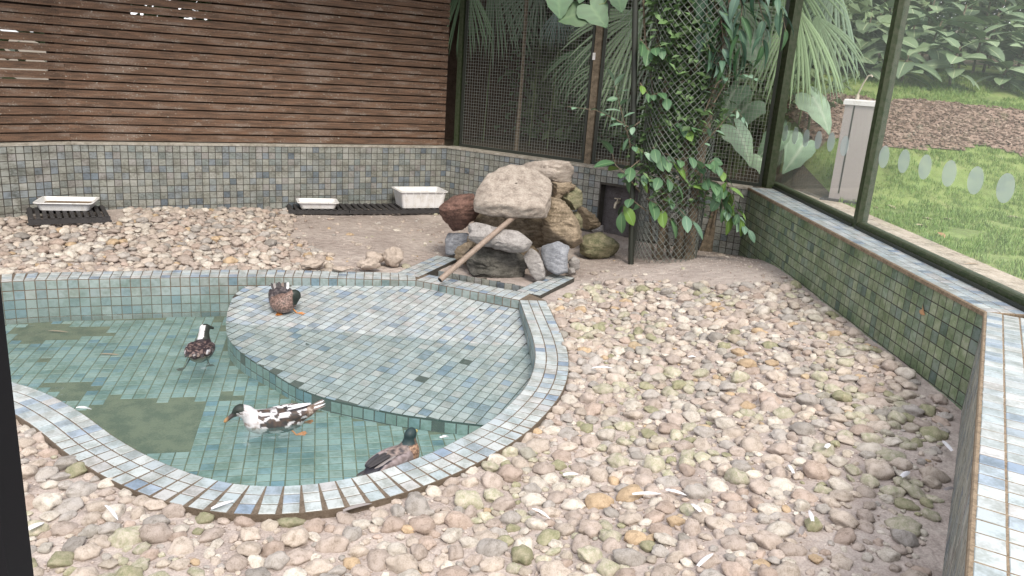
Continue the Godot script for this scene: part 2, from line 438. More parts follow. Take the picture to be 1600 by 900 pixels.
func _ready() -> void:
	rng.seed = 20240
	# ---- camera
	var cam := Camera3D.new()
	cam.name = "camera"; add_child(cam)
	cam.transform = Transform3D(cb, EYE)
	cam.fov = rad_to_deg(2.0 * atan(450.0 / FOCAL)); cam.near = 0.05; cam.far = 300.0
	cam.current = true
	# ---- sky and exposure
	var env := Environment.new()
	env.background_mode = Environment.BG_SKY
	env.tonemap_mode = Environment.TONE_MAPPER_LINEAR
	env.tonemap_exposure = 2.35
	env.sdfgi_enabled = true; env.ssao_enabled = true; env.ssil_enabled = true
	var sm := ProceduralSkyMaterial.new()
	sm.sky_top_color = Color(0.93, 0.93, 0.95); sm.sky_horizon_color = Color(0.89, 0.89, 0.90); sm.sky_curve = 0.15
	sm.ground_bottom_color = Color(0.30, 0.30, 0.27); sm.ground_horizon_color = Color(0.5, 0.52, 0.5)
	sm.energy_multiplier = 1.0
	var sky := Sky.new(); sky.sky_material = sm
	env.sky = sky
	var we := WorldEnvironment.new(); we.name = "environment"; we.environment = env; add_child(we)
	# ---- the veiled sun
	var sun := DirectionalLight3D.new()
	sun.name = "sun"; sun.light_color = Color(1.0, 0.965, 0.91); sun.light_energy = 0.5
	sun.light_angular_distance = 18.0; sun.shadow_enabled = true
	add_child(sun)
	sun.look_at_from_position(Vector3(2.5, 9, 4.0), Vector3(0, 0, -4))
	make_materials()
	print("materials ", Time.get_ticks_msec())
	build_setting()
	build_pond()
	print("pond ", Time.get_ticks_msec())
	build_walls()
	build_fences()
	print("fences ", Time.get_ticks_msec())
	build_rocks()
	build_pebbles()
	print("pebbles ", Time.get_ticks_msec())
	build_plants()
	print("plants ", Time.get_ticks_msec())
	build_ducks()
	build_small_things()
	print("done ", Time.get_ticks_msec())

# ---------------------------------------------------------------- plan of the pen (inner faces of the walls)
var A := Vector3(-4.41, 0, -7.672)
var B := Vector3(-0.931, 0, -9.80)
var C := Vector3(2.303, 0, -7.868)
var D := Vector3(2.338, 0, -3.71)
var E := Vector3(0.97, 0, -1.36)
var FL := Vector3(-3.6, 0, -1.08)
var L := Vector3(-6.615, 0, -4.956)
var pen := PackedVector2Array()
var pond_in := PackedVector2Array()
var segs := []          # three runs of the pond's inner edge
var land := noise(77, 0.6, 3)

func v2(p: Vector3) -> Vector2: return Vector2(p.x, p.z)
func v3(p: Vector2, y := 0.0) -> Vector3: return Vector3(p.x, y, p.y)
func grown(poly: PackedVector2Array, d: float) -> PackedVector2Array:
	var r := Geometry2D.offset_polygon(poly, d, Geometry2D.JOIN_MITER)
	return r[0]
func flat_mesh(poly: PackedVector2Array, y: float) -> ArrayMesh:
	var mb := MB.new()
	var t := Geometry2D.triangulate_polygon(poly)
	for p in poly: mb.vert(v3(p, y), Vector3.UP, p)
	for i in range(0, t.size(), 3): mb.up_face(t[i], t[i + 1], t[i + 2])
	return mb.mesh()
func ground_y(x: float, z: float) -> float:
	var k := smoothstep(2.7, 3.3, x)
	var h := 0.0
	if z < -7.2: h = minf((-7.2 - z) * 0.45, 0.56)
	if z < -8.5: h = 0.56 + (-8.5 - z) * 0.3
	if z < -11.0: h = 1.31 + (-11.0 - z) * 0.12
	return 0.69 + minf(h, 3.5) * k + land.get_noise_2d(x, z) * 0.02 * k
func spread(lo: float, hi: float, step: float, far: float) -> Array:
	var a := []
	var s := step; var p := lo
	var before := []
	while p > -far:
		s *= 1.5; p -= s; before.append(p)
	before.reverse(); a.append_array(before)
	p = lo
	while p <= hi: a.append(p); p += step
	s = step
	while p < far:
		a.append(p); s *= 1.5; p += s
	return a

func build_setting() -> void:
	pen = PackedVector2Array([v2(A), v2(B), v2(C), v2(D), v2(E), v2(FL), Vector2(-6.6, -1.6), v2(L)])
	var keep_out := grown(pen, 0.17)
	var xs := spread(-9.0, 12.0, 0.2, 120.0); var zs := spread(-16.0, 1.0, 0.2, 120.0)
	var mb := MB.new()
	var id := {}
	for i in xs.size() - 1:
		for j in zs.size() - 1:
			var mid := Vector2((xs[i] + xs[i + 1]) * 0.5, (zs[j] + zs[j + 1]) * 0.5)
			if Geometry2D.is_point_in_polygon(mid, keep_out): continue
			var q := []
			for o in [[0, 1], [1, 1], [1, 0], [0, 0]]:
				var key := Vector2i(i + o[0], j + o[1])
				if not id.has(key):
					var x: float = xs[key.x]; var z: float = zs[key.y]
					var e := 0.1
					var nn := Vector3(ground_y(x - e, z) - ground_y(x + e, z), 2 * e, ground_y(x, z - e) - ground_y(x, z + e)).normalized()
					id[key] = mb.vert(Vector3(x, ground_y(x, z), z), nn)
				q.append(id[key])
			mb.face(q[0], q[1], q[2]); mb.face(q[0], q[2], q[3])
	structure("ground", mb.mesh(), M.soil)
	# lawn and mulch bed follow the bank
	var edge := noise(5, 1.2, 3)
	var lawn := func(x0: float, x1: float, z0: float, z1: float, step: float, lift: float, inside: Callable) -> ArrayMesh:
		var g := MB.new()
		var x := x0
		while x < x1:
			var z := z0
			while z < z1:
				if inside.call(x + step * 0.5, z + step * 0.5):
					var p := []
					for o in [[0, 1], [1, 1], [1, 0], [0, 0]]:
						var xx: float = x + o[0] * step; var zz: float = z + o[1] * step
						p.append(Vector3(xx, ground_y(xx, zz) + lift, zz))
					g.quad(p[0], p[1], p[2], p[3])
				z += step
			x += step
		return g.mesh()
	structure("lawn", lawn.call(2.98, 13.0, -13.0, 0.0, 0.1, 0.012, func(_x, _z): return true), M.turf)
	var in_mulch := func(x: float, z: float) -> bool:
		var w := edge.get_noise_2d(x, z) * 0.25
		return z < -8.35 + w and z > -9.75 + w and x > 3.1
	structure("mulch_bed", lawn.call(3.0, 13.0, -10.4, -7.8, 0.06, 0.026, in_mulch), M.mulch)
	var strip := MB.new()
	strip.box(Vector3(2.85, 0.685, -5.0), Vector3(0.30, 0.06, 9.0))
	structure("path", strip.mesh(), M.path)
	# grass blades
	var tuft := MB.new(); tuft.use_col = true
	var r := RandomNumberGenerator.new(); r.seed = 9
	for k in 9:
		var a := r.randf() * TAU; var lean := r.randf_range(0.1, 0.8); var h := r.randf_range(0.018, 0.042)
		var dr := Vector3(cos(a), 0, sin(a)); var sd := Vector3(-sin(a), 0, cos(a)) * 0.0028
		var o := Vector3(r.randf_range(-0.04, 0.04), 0, r.randf_range(-0.04, 0.04))
		var c := Color(0.13, 0.24, 0.05).lerp(Color(0.29, 0.36, 0.11), r.randf())
		tuft.col = c
		tuft.quad(o - sd, o + sd, o + sd * 0.7 + Vector3.UP * h * 0.6 + dr * h * lean * 0.3, o - sd * 0.7 + Vector3.UP * h * 0.6 + dr * h * lean * 0.3)
		tuft.tri(o - sd * 0.7 + Vector3.UP * h * 0.6 + dr * h * lean * 0.3, o + sd * 0.7 + Vector3.UP * h * 0.6 + dr * h * lean * 0.3, o + Vector3.UP * h + dr * h * lean)
	var xf := []
	for k in 26000:
		var x := r.randf_range(3.02, 8.5); var z := r.randf_range(-11.5, -2.6)
		if x > 3.0 - z * 0.62: continue
		if in_mulch.call(x, z) or land.get_noise_2d(x * 2.0, z * 2.0 + 40.0) > 0.25: continue
		xf.append(Transform3D(Basis(Vector3.UP, r.randf() * TAU).scaled(Vector3.ONE * r.randf_range(0.7, 1.4)), Vector3(x, ground_y(x, z) + 0.008, z)))
	var g := multi(self, "grass", tuft.mesh(), M.leaf, xf, [])
	tag(g, "short green grass covering the lawn beyond the glass", "grass")
	# wood chips of the mulch bed
	var chip := MB.new(); chip.use_col = true
	chip.box(Vector3.ZERO, Vector3(0.032, 0.005, 0.011))
	xf = []; var cc := []
	for k in 9000:
		var x := r.randf_range(3.1, 8.2); var z := r.randf_range(-10.1, -8.0)
		if not in_mulch.call(x, z): continue
		xf.append(Transform3D(Basis.from_euler(Vector3(r.randfn(0, 0.3), r.randf() * TAU, r.randfn(0, 0.3))).scaled(Vector3.ONE * r.randf_range(0.6, 1.8)), Vector3(x, ground_y(x, z) + 0.035, z)))
		cc.append(Color(0.13, 0.08, 0.058).lerp(Color(0.40, 0.31, 0.25), pow(r.randf(), 1.6)))
	var ch := multi(self, "wood_chips", chip.mesh(), M.grit, xf, cc)
	tag(ch, "brown wood chips strewn over the planting bed", "wood chips")

# ---------------------------------------------------------------- pond
func resample(pts: Array, step: float) -> Array:
	var c := Curve3D.new(); c.bake_interval = 0.01
	for i in pts.size():
		var t: Vector3 = (pts[mini(i + 1, pts.size() - 1)] - pts[maxi(i - 1, 0)]) * (0.17 if pts.size() > 2 else 0.0)
		c.add_point(pts[i], -t, t)
	var n := maxi(1, int(round(c.get_baked_length() / step)))
	var out := []
	for i in n + 1: out.append(c.sample_baked(c.get_baked_length() * i / n))
	return out
func smooth_line(pts: Array, times: int) -> Array:
	for k in times:
		var q := pts.duplicate()
		for i in range(1, pts.size() - 1): q[i] = (pts[i - 1] + pts[i] * 2.0 + pts[i + 1]) * 0.25
		pts = q
	return pts
func tiles2(a: Array) -> Vector3: return Vector3(a[0] * T, 0, a[1] * T)

func build_pond() -> void:
	var left := [tiles2([-54, -73.5]), tiles2([-51.2, -76.1]), tiles2([-41.7, -79.8]), tiles2([-29.3, -83.9]), tiles2([-20.4, -85.7]), gp(650, 437.5)]
	var right := [gp(650, 437.5), gp(811.5, 468.5)]
	var arc := [gp(811.5, 468.5)]
	for p in [[822, 498], [830, 520], [836, 546], [835, 571], [823, 602], [800, 628], [776, 650], [754.7, 666], [715.7, 686], [680, 706], [641, 719], [600, 735], [552.5, 746], [525, 752.5], [497.5, 755.5], [471, 759], [445, 760], [419, 760.5], [387.5, 760], [342.5, 752.5], [300, 740.5], [280, 733], [246, 720], [216, 704], [187.5, 688], [166, 674], [137.5, 650], [117.5, 639], [95, 625], [74, 614], [50, 605], [27.5, 599]]:
		arc.append(gp(p[0], p[1]))
	for p in [[-40, -53.8], [-46, -56.5], [-51.5, -62], [-54.5, -68.5], [-54, -73.5]]: arc.append(tiles2(p))
	segs = [smooth_line(resample(left, T), 3), resample(right, T), smooth_line(resample(arc, T), 4)]
	for s in segs:
		for i in s.size() - 1: pond_in.append(v2(s[i]))
	var pond := thing("tiled_pond", "sunken duck pond lined and edged with small pale green tiles", "pond", Vector3(-1.2, 0, -4.6))
	var base := pond.position
	# coping and side walls
	var ring := MB.new()
	var rows := [[], [], [], []]
	var coping := thing_part(pond, "coping"); var sides := thing_part(pond, "inner_wall")
	var rim_x := []; var wall_x := []
	for si in 3:
		var s: Array = segs[si]
		for i in s.size():
			var a: Vector3 = s[maxi(i - 1, 0)]; var b: Vector3 = s[mini(i + 1, s.size() - 1)]
			var d := (b - a).normalized(); var n := Vector3(d.z, 0, -d.x)
			rows[0].append(s[i] + Vector3.UP * (FLOOR_Y - 0.05) - base + n * 0.001)
			rows[1].append(s[i] - Vector3.UP * 0.0015 - base + n * 0.001)
			rows[2].append(s[i] + n * 3.02 * T - Vector3.UP * 0.0015 - base)
			rows[3].append(s[i] + n * 3.02 * T - Vector3.UP * 0.16 - base)
			if i == s.size() - 1: continue
			var m: Vector3 = (s[i] + s[i + 1]) * 0.5
			d = (s[i + 1] - s[i]).normalized(); n = Vector3(d.z, 0, -d.x)
			for j in 3: rim_x.append(Transform3D(Basis(d, Vector3.UP, d.cross(Vector3.UP)), m + n * (j + 0.5) * T - Vector3.UP * 0.004))
			for j in 5:
				if -(j + 0.5) * T < FLOOR_Y: break
				wall_x.append(Transform3D(Basis(d, -n, d.cross(-n)), m + n * 0.004 - Vector3.UP * ((j + 0.5) * T + 0.004)))
	for k in 3:
		for i in rows[0].size() - 1:
			ring.quad(rows[k][i + 1], rows[k][i], rows[k + 1][i], rows[k + 1][i + 1])
	part(pond, "bed", ring.mesh(), M.grout_brown)
	# arms of the coping on both sides of the rock trough
	var arm := MB.new()
	for ar in [[[-13.9, -89.6], [0.337, -0.941], 11, 1], [[3.2, -84.4], [0.443, -0.897], 10, 1]]:
		var o := tiles2(ar[0]); var d := tiles2(ar[1]).normalized(); var sd := Vector3(-d.z, 0, d.x)
		if ar[0][0] > 0: sd = -sd
		for i in ar[2]:
			for j in 3:
				rim_x.append(Transform3D(Basis(d, Vector3.UP, d.cross(Vector3.UP)), o + d * (i + 0.5) * T + sd * (j + 0.5) * T - Vector3.UP * 0.003))
		arm.box(o + d * ar[2] * T * 0.5 + sd * 1.5 * T - Vector3.UP * 0.0795 - base, Vector3(ar[2] * T, 0.16, 3 * T), Basis(d, Vector3.UP, d.cross(Vector3.UP)))
	part(pond, "trough_arm", arm.mesh(), M.grout)
	lay(coping, rim_x, PAL_SHELF, M.tile_field, 300)
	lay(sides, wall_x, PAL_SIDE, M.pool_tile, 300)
	# trough behind the coping
	var tb := MB.new()
	var q := [tiles2([-10.3, -90.4]), tiles2([2.3, -85.1]), tiles2([3.3, -87.5]), tiles2([-9.2, -92.8])]
	for k in 4: tb.quad(q[k] - Vector3.UP * 0.01 - base, q[(k + 1) % 4] - Vector3.UP * 0.01 - base, q[(k + 1) % 4] - Vector3.UP * 0.16 - base, q[k] - Vector3.UP * 0.16 - base)
	tb.quad(q[0] - Vector3.UP * 0.15 - base, q[1] - Vector3.UP * 0.15 - base, q[2] - Vector3.UP * 0.15 - base, q[3] - Vector3.UP * 0.15 - base)
	part(pond, "trough", tb.mesh(), M.grout)
	var trough_x := []
	var d2: Vector3 = (q[2] - q[3]).normalized(); var n2 := Vector3(d2.z, 0, -d2.x)
	for i in int((q[2] - q[3]).length() / T):
		for j in 2: trough_x.append(Transform3D(Basis(d2, -n2, d2.cross(-n2)), q[3] + d2 * (i + 0.5) * T - n2 * 0.002 - Vector3.UP * ((j + 0.5) * T + 0.008)))
	lay(thing_part(pond, "trough_face"), trough_x, PAL, M.wall_tile, 60)
	# sloping shelf
	var so := Vector3(0.7749, 24.5 - 25.6929, -82.4358) * T
	var sb := Basis(Vector3.RIGHT, 0.0911) * Basis(Vector3.BACK, 0.0029) * Basis(Vector3.UP, -0.3587)
	var sn := sb * Vector3.UP
	var front := []
	for p in [[364, 463], [362, 470], [356, 484], [353, 505], [354, 524], [362, 537], [377, 552], [394, 563], [410, 573], [428, 583], [447, 597], [475, 610], [502, 621], [540, 630], [575, 637], [625, 648], [662, 653], [700, 658], [750, 664], [790, 668]]:
		front.append(vp(p[0], p[1], so, sn))
	front = smooth_line(resample(front, T), 2)
	var poly := PackedVector2Array()
	for p in front:
		var l: Vector3 = (sb.transposed() * (p - so)) / T
		poly.append(Vector2(l.x, l.z))
	poly.append(Vector2(16, 26)); poly.append(Vector2(16, -8)); poly.append(Vector2(-34, -8))
	var skip_px := [Vector2(728, 566), Vector2(656, 591), Vector2(429, 583), Vector2(467, 602), Vector2(669, 655), Vector2(552, 632), Vector2(575, 637), Vector2(424, 578), Vector2(750, 660)]
	var near := grown(pond_in, 0.03)
	var shelf := thing_part(pond, "shelf")
	var sx := []
	var cut := MB.new(); cut.use_col = true
	for v in range(-6, 34):
		for u in range(-36, 14):
			var whole := true; var some := false
			for o in [[0.06, 0.06], [0.94, 0.06], [0.06, 0.94], [0.94, 0.94]]:
				if Geometry2D.is_point_in_polygon(Vector2(u + o[0], v + o[1]), poly): some = true
				else: whole = false
			if not some: continue
			if to_px(so + sb * Vector3(u * T, 0, v * T)).x < 335: continue
			var w := so + sb * Vector3((u + 0.5) * T, -0.003, (v + 0.5) * T)
			if not Geometry2D.is_point_in_polygon(v2(w), near): continue
			var gone := false
			for s in skip_px:
				if to_px(w).distance_to(s) < 6.5: gone = true
			if gone: continue
			if not whole:      # tile cut to the curve of the edge
				var sq := PackedVector2Array([Vector2(u + 0.05, v + 0.05), Vector2(u + 0.95, v + 0.05), Vector2(u + 0.95, v + 0.95), Vector2(u + 0.05, v + 0.95)])
				var kk := pick(PAL_SHELF)
				cut.col = Color(PAL_SHELF[kk][0], PAL_SHELF[kk][1], PAL_SHELF[kk][2])
				for pl in Geometry2D.intersect_polygons(sq, poly):
					if rng.randf() < 0.08: continue
					var t := Geometry2D.triangulate_polygon(pl)
					var b0 := cut.v.size()
					for p in pl: cut.vert(so + sb * Vector3(p.x * T, 0.002, p.y * T) - base, sn)
					for i in range(0, t.size(), 3): cut.up_face(b0 + t[i], b0 + t[i + 1], b0 + t[i + 2])
				continue
			sx.append(Transform3D(sb, w))
	lay(shelf, sx, PAL_SHELF, M.tile_field, 300)
	part(shelf, "cut_tiles", cut.mesh(), M.tile_field).set_meta("kind", "stuff")
	var shelf_bed := MB.new()
	var in_uv := PackedVector2Array()
	for p in grown(pond_in, 0.01):
		var w := v3(p, so.y - (p.y - so.z) * tan(0.0911))
		var l: Vector3 = (sb.transposed() * (w - so)) / T
		in_uv.append(Vector2(l.x, l.z))
	for pl in Geometry2D.intersect_polygons(poly, in_uv):
		var t := Geometry2D.triangulate_polygon(pl)
		var b0 := shelf_bed.v.size()
		for p in pl: shelf_bed.vert(so + sb * Vector3(p.x * T, -0.0005, p.y * T) - base, sn)
		for i in range(0, t.size(), 3): shelf_bed.up_face(b0 + t[i], b0 + t[i + 1], b0 + t[i + 2])
	var face_x := []
	for i in front.size() - 1:
		var a: Vector3 = front[i]; var b: Vector3 = front[i + 1]
		if not Geometry2D.is_point_in_polygon(v2((a + b) * 0.5), near): continue
		var d := (b - a); d.y = 0; d = d.normalized()
		var n := Vector3(-d.z, 0, d.x)
		var dn := Vector3.UP * 0.3
		var ins := -n * 0.0085
		shelf_bed.quad(a - dn - base + ins, b - dn - base + ins, b - base + ins - Vector3.UP * 0.008, a - base + ins - Vector3.UP * 0.008)
		for j in 4:
			var y: float = (a.y + b.y) * 0.5 - 0.012 - (j + 0.5) * T
			if y < FLOOR_Y - 0.03: continue
			if j == 0 and (i % 11 == 3 or i % 17 == 9): continue
			face_x.append(Transform3D(Basis(d, n, d.cross(n)), Vector3((a.x + b.x) * 0.5, y, (a.z + b.z) * 0.5) - n * 0.012))
	part(shelf, "bed", shelf_bed.mesh(), M.grout)
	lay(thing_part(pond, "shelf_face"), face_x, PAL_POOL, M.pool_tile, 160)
	# pool floor
	part(pond, "silt", flat_mesh(grown(pond_in, 0.02), FLOOR_Y + 0.0028), M.silt, Transform3D(Basis(), -base))
	var patches := []
	for pp in [[[20, 515], [45, 506], [165, 512], [168, 524], [60, 536], [28, 534]], [[60, 601], [130, 596], [150, 606], [128, 630], [100, 628], [85, 615]], [[130, 640], [180, 620], [255, 628], [312, 620], [314, 668], [310, 690], [290, 702], [200, 712], [150, 690]], [[55, 558], [80, 558], [76, 568], [54, 568]], [[352, 615], [372, 615], [372, 624], [352, 624]], [[300, 470], [350, 470], [352, 520], [335, 500], [310, 492]]]:
		var pg := PackedVector2Array()
		for p in pp: pg.append(Vector2(p[0], p[1]))
		patches.append(pg)
	var fd := Vector3(0.968, 0, -0.25).normalized(); var fs := Vector3(-fd.z, 0, fd.x)
	var floor_x := []
	var inside := grown(pond_in, -0.02)
	for i in range(-45, 12):
		for j in range(-5, 52):
			var w := Vector3(-0.8, FLOOR_Y, -6.1) + fd * (i + 0.5) * T + fs * (j + 0.5) * T
			if not Geometry2D.is_point_in_polygon(v2(w), inside): continue
			if w.distance_to(so) < 0.0: continue
			var l: Vector3 = (sb.transposed() * (w - so)) / T
			if Geometry2D.is_point_in_polygon(Vector2(l.x, l.z), poly): continue
			var gone := false
			for pg in patches:
				if Geometry2D.is_point_in_polygon(to_px(w), pg): gone = true
				elif rng.randf() < 0.3 and Geometry2D.is_point_in_polygon(to_px(w) + Vector2(rng.randfn(0, 9), rng.randfn(0, 5)), pg): gone = true
			if gone: continue
			floor_x.append(Transform3D(Basis(fd, Vector3.UP, fd.cross(Vector3.UP)), w))
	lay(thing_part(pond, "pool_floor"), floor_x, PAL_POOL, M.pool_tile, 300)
	var ripple := noise(55, 2.2, 3)
	var birds := [gp(430, 660, WATER_Y), gp(313, 550, WATER_Y), gp(610, 732, WATER_Y), gp(362, 655, WATER_Y)]
	var level := func(x: float, z: float) -> float:
		var h := ripple.get_noise_2d(x, z) * 0.0012 + ripple.get_noise_2d(x * 4.0 + 3.0, z * 5.0) * 0.0004
		for k in 4:
			var d := Vector2(x - birds[k].x, (z - birds[k].z) * 1.15).length()
			if d < 0.9: h += sin(d * 62.0 - k) * 0.0016 * exp(-d * 4.2) * (0.6 if k == 3 else 1.0)
		return WATER_Y + h
	var wet := MB.new()
	var cover := grown(pond_in, 0.03)
	var wid := {}
	var ws := 0.022
	for i in range(-180, 20):
		for j in range(-300, -110):
			var mid := Vector2((i + 0.5) * ws, (j + 0.5) * ws)
			if not Geometry2D.is_point_in_polygon(mid, cover): continue
			var k := []
			for o in [[0, 1], [1, 1], [1, 0], [0, 0]]:
				var key := Vector2i(i + o[0], j + o[1])
				if not wid.has(key):
					var x := key.x * ws; var z := key.y * ws
					var e := 0.006
					wid[key] = wet.vert(Vector3(x, level.call(x, z), z), Vector3(level.call(x - e, z) - level.call(x + e, z), 2 * e, level.call(x, z - e) - level.call(x, z + e)).normalized())
				k.append(wid[key])
			wet.face(k[0], k[1], k[2]); wet.face(k[0], k[2], k[3])
	structure("water", wet.mesh(), M.water)
	# sandy yard round the pond
	var hole := grown(pond_in, 1.5 * T)
	var hole2 := grown(PackedVector2Array([v2(q[0]), v2(q[1]), v2(q[2]), v2(q[3])]), 0.04)
	var sand := MB.new()
	var outer := grown(pen, 0.13)
	var id := {}
	var st := 0.06
	for i in 160:
		for j in 150:
			var x := -7.0 + i * st; var z := -10.0 + j * st
			var mid := Vector2(x + st * 0.5, z + st * 0.5)
			if not Geometry2D.is_point_in_polygon(mid, outer) or Geometry2D.is_point_in_polygon(mid, hole) or Geometry2D.is_point_in_polygon(mid + Vector2(0.0037, 0.0053), hole) or Geometry2D.is_point_in_polygon(mid, hole2): continue
			var k := []
			for o in [[0, 1], [1, 1], [1, 0], [0, 0]]:
				var key := Vector2i(i + o[0], j + o[1])
				if not id.has(key):
					var xx := -7.0 + key.x * st; var zz := -10.0 + key.y * st
					id[key] = sand.vert(Vector3(xx, yard_y(xx, zz), zz), Vector3(yard_y(xx - 0.05, zz) - yard_y(xx + 0.05, zz), 0.1, yard_y(xx, zz - 0.05) - yard_y(xx, zz + 0.05)).normalized())
				k.append(id[key])
			sand.face(k[0], k[1], k[2]); sand.face(k[0], k[2], k[3])
	structure("sandy_yard", sand.mesh(), M.sand)
func gy(px: float, py: float, lift := 0.0) -> Vector3:     # where the pixel meets the sloping yard
	var p := gp(px, py)
	for k in 6: p = gp(px, py, yard_y(p.x, p.z) + lift)
	return p
func yard_y(x: float, z: float) -> float:
	var heap := smoothstep(-2.2, -3.7, x) * smoothstep(-6.3, -7.2, z) * 0.06
	heap += 0.22 * smoothstep(0.55, 2.2, x + maxf(0.0, z + 3.9) * 0.58) * smoothstep(-8.4, -6.6, z)
	return -0.03 + heap + land.get_noise_2d(x * 1.5, z * 1.5) * 0.018 + land.get_noise_2d(x * 9.0, z * 9.0 + 7.0) * 0.006

# ---------------------------------------------------------------- walls and fences
var mesh_a := Vector3.ZERO
var mesh_c := Vector3.ZERO
func build_walls() -> void:
	var nAB := Vector3(-(B - A).z, 0, (B - A).x).normalized()
	var nBC := Vector3(-(C - B).z, 0, (C - B).x).normalized()
	var nLA := Vector3(-(A - L).z, 0, (A - L).x).normalized()
	tiled_wall("long grey tiled wall below the wooden slat fence, behind the trays", A, B, nAB, 0.24, M.wall_tile, false)
	tiled_wall("grey tiled wall turning toward the pond's far end under the shorter slat fence", L, A, nLA, 0.24, M.wall_tile, false)
	# tap niche position along the wall
	var p0 := vp(938, 300, B, nBC); var p1 := vp(1003, 300, B, nBC)
	var x0 := (p0 - B).dot((C - B).normalized()); var x1 := (p1 - B).dot((C - B).normalized())
	var yt := vp(960, 291, B, nBC).y
	tiled_wall("grey tiled wall with a dark tap niche below the wire mesh fence", B, C, nBC, 0.32, M.wall_tile, false, Rect2(x0, -0.2, x1 - x0, yt + 0.2))
	tiled_wall("algae green tiled wall carrying the glass panels beside the lawn", C, D, Vector3.LEFT, 0.42, M.mossy_tile, true)
	var nDE := Vector3(-(E - D).z, 0, (E - D).x).normalized()
	tiled_wall("tiled wall with wide pale coping beside the pebbles, joining the green wall", D, E, nDE, 0.42, M.wall_tile, true)
	var nEF := Vector3(-(FL - E).z, 0, (FL - E).x).normalized()
	tiled_wall("tiled wall carrying the visitors' window frame", E, FL, nEF, 0.3, M.wall_tile, true)
	# tap in the niche
	var tap := thing("garden_tap", "small pale metal tap sticking out of the dark niche", "tap", vp(966, 316, B - nBC * 0.1, nBC))
	var mb := MB.new()
	mb.tube([-nBC * 0.06, Vector3.ZERO, nBC * 0.05 + Vector3.DOWN * 0.005], [0.016, 0.018, 0.02], 8)
	mb.tube([nBC * 0.05, nBC * 0.075 + Vector3.DOWN * 0.02, nBC * 0.08 + Vector3.DOWN * 0.06], [0.018, 0.017, 0.015], 8)
	part(tap, "body", mb.mesh(), M.brass)
	mb = MB.new()
	mb.bar(Vector3(-0.035, 0.045, 0) + nBC * 0.03, Vector3(0.035, 0.045, 0) + nBC * 0.03, 0.012, 0.012)
	mb.tube([nBC * 0.03, nBC * 0.03 + Vector3.UP * 0.045], [0.007], 6)
	part(tap, "handle", mb.mesh(), M.brass)

func slat_fence(label: String, a: Vector3, b: Vector3, inward: Vector3, rows: int, hole: Rect2) -> void:
	var u := (b - a).normalized(); var len_ := (b - a).length()
	var o := a - inward * 0.07
	var f := thing("slat_fence", label, "fence", o + Vector3.UP * CAP_TOP)
	var bs := Basis(u, Vector3.UP, u.cross(Vector3.UP))
	var meshes := []
	for k in 8:
		var mb := MB.new()
		mb.box(Vector3.ZERO, Vector3(len_, 0.068, 0.022), Basis(), Vector2(k * 1.37, k * 0.0625 + 0.002))
		meshes.append(mb.mesh())
	for i in rows:
		var y := 0.003 + 0.0833 * (i + 0.5) + rng.randfn(0, 0.0012)
		part(f, "slat", meshes[(i * 5) % 8], M.wood, Transform3D(bs * Basis(Vector3.RIGHT, rng.randfn(0, 0.02)) * Basis(Vector3.BACK, rng.randfn(0, 0.0007)), u * len_ * 0.5 + Vector3.UP * y))
	var n := int(len_ / 0.9)
	for i in n + 1:
		var p := MB.new()
		p.box(Vector3.ZERO, Vector3(0.06, rows * 0.0833, 0.05))
		part(f, "post", p.mesh(), M.dark_wood, Transform3D(bs, u * (0.05 + (len_ - 0.1) * i / n) - inward * 0.038 + Vector3.UP * rows * 0.0417))
	var back := MB.new()
	var h := rows * 0.0833
	if hole.size.x > 0:
		back.box(u * len_ * 0.5 + Vector3.UP * hole.position.y * 0.5, Vector3(len_, hole.position.y, 0.012), bs)
		back.box(u * len_ * 0.5 + Vector3.UP * (hole.end.y + h) * 0.5, Vector3(len_, h - hole.end.y, 0.012), bs)
		back.box(u * hole.position.x * 0.5 + Vector3.UP * hole.get_center().y, Vector3(hole.position.x, hole.size.y, 0.012), bs)
		back.box(u * (hole.end.x + len_) * 0.5 + Vector3.UP * hole.get_center().y, Vector3(len_ - hole.end.x, hole.size.y, 0.012), bs)
	else:
		back.box(u * len_ * 0.5 + Vector3.UP * h * 0.5, Vector3(len_, h, 0.012), bs)
	part(f, "backing_board", back.mesh(), M.dark_wood, Transform3D(Basis(), -inward * 0.075))

func mesh_panel(label: String, a: Vector3, b: Vector3, h: float) -> void:
	var u := (b - a).normalized(); var len_ := (b - a).length(); var n := u.cross(Vector3.UP)
	var f := thing("mesh_panel", label, "fence", a)
	var fr := MB.new(); var w := 0.035
	fr.bar(Vector3.UP * w * 0.5, u * len_ + Vector3.UP * w * 0.5, 0.03, w)
	fr.bar(Vector3.UP * (h - w * 0.5), u * len_ + Vector3.UP * (h - w * 0.5), 0.03, w)
	fr.bar(u * w * 0.5 + Vector3.UP * w, u * w * 0.5 + Vector3.UP * (h - w), 0.03, w, n)
	fr.bar(u * (len_ - w * 0.5) + Vector3.UP * w, u * (len_ - w * 0.5) + Vector3.UP * (h - w), 0.03, w, n)
	part(f, "frame", fr.mesh(), M.steel_dark)
	var wi := MB.new()
	var x := w
	while x < len_ - w:
		wi.bar(u * x + Vector3.UP * w * 0.5, u * x + Vector3.UP * (h - w), 0.0026, 0.0026, n); x += 0.036
	var y := w
	while y < h - w:
		wi.bar(u * w * 0.5 + Vector3.UP * y + n * 0.0026, u * (len_ - w * 0.5) + Vector3.UP * y + n * 0.0026, 0.0026, 0.0026); y += 0.036
	part(f, "wire_mesh", wi.mesh(), M.wire).set_meta("kind", "stuff")

func fence_post(label: String, at: Vector3, size: Vector3, material: Material, yaw := 0.0) -> Node3D:
	var mb := MB.new()
	mb.bevel_box(Vector3.UP * size.y * 0.5, size, 0.006)
	return top("fence_post", label, "post", mb.mesh(), material, Transform3D(Basis(Vector3.UP, yaw), at))

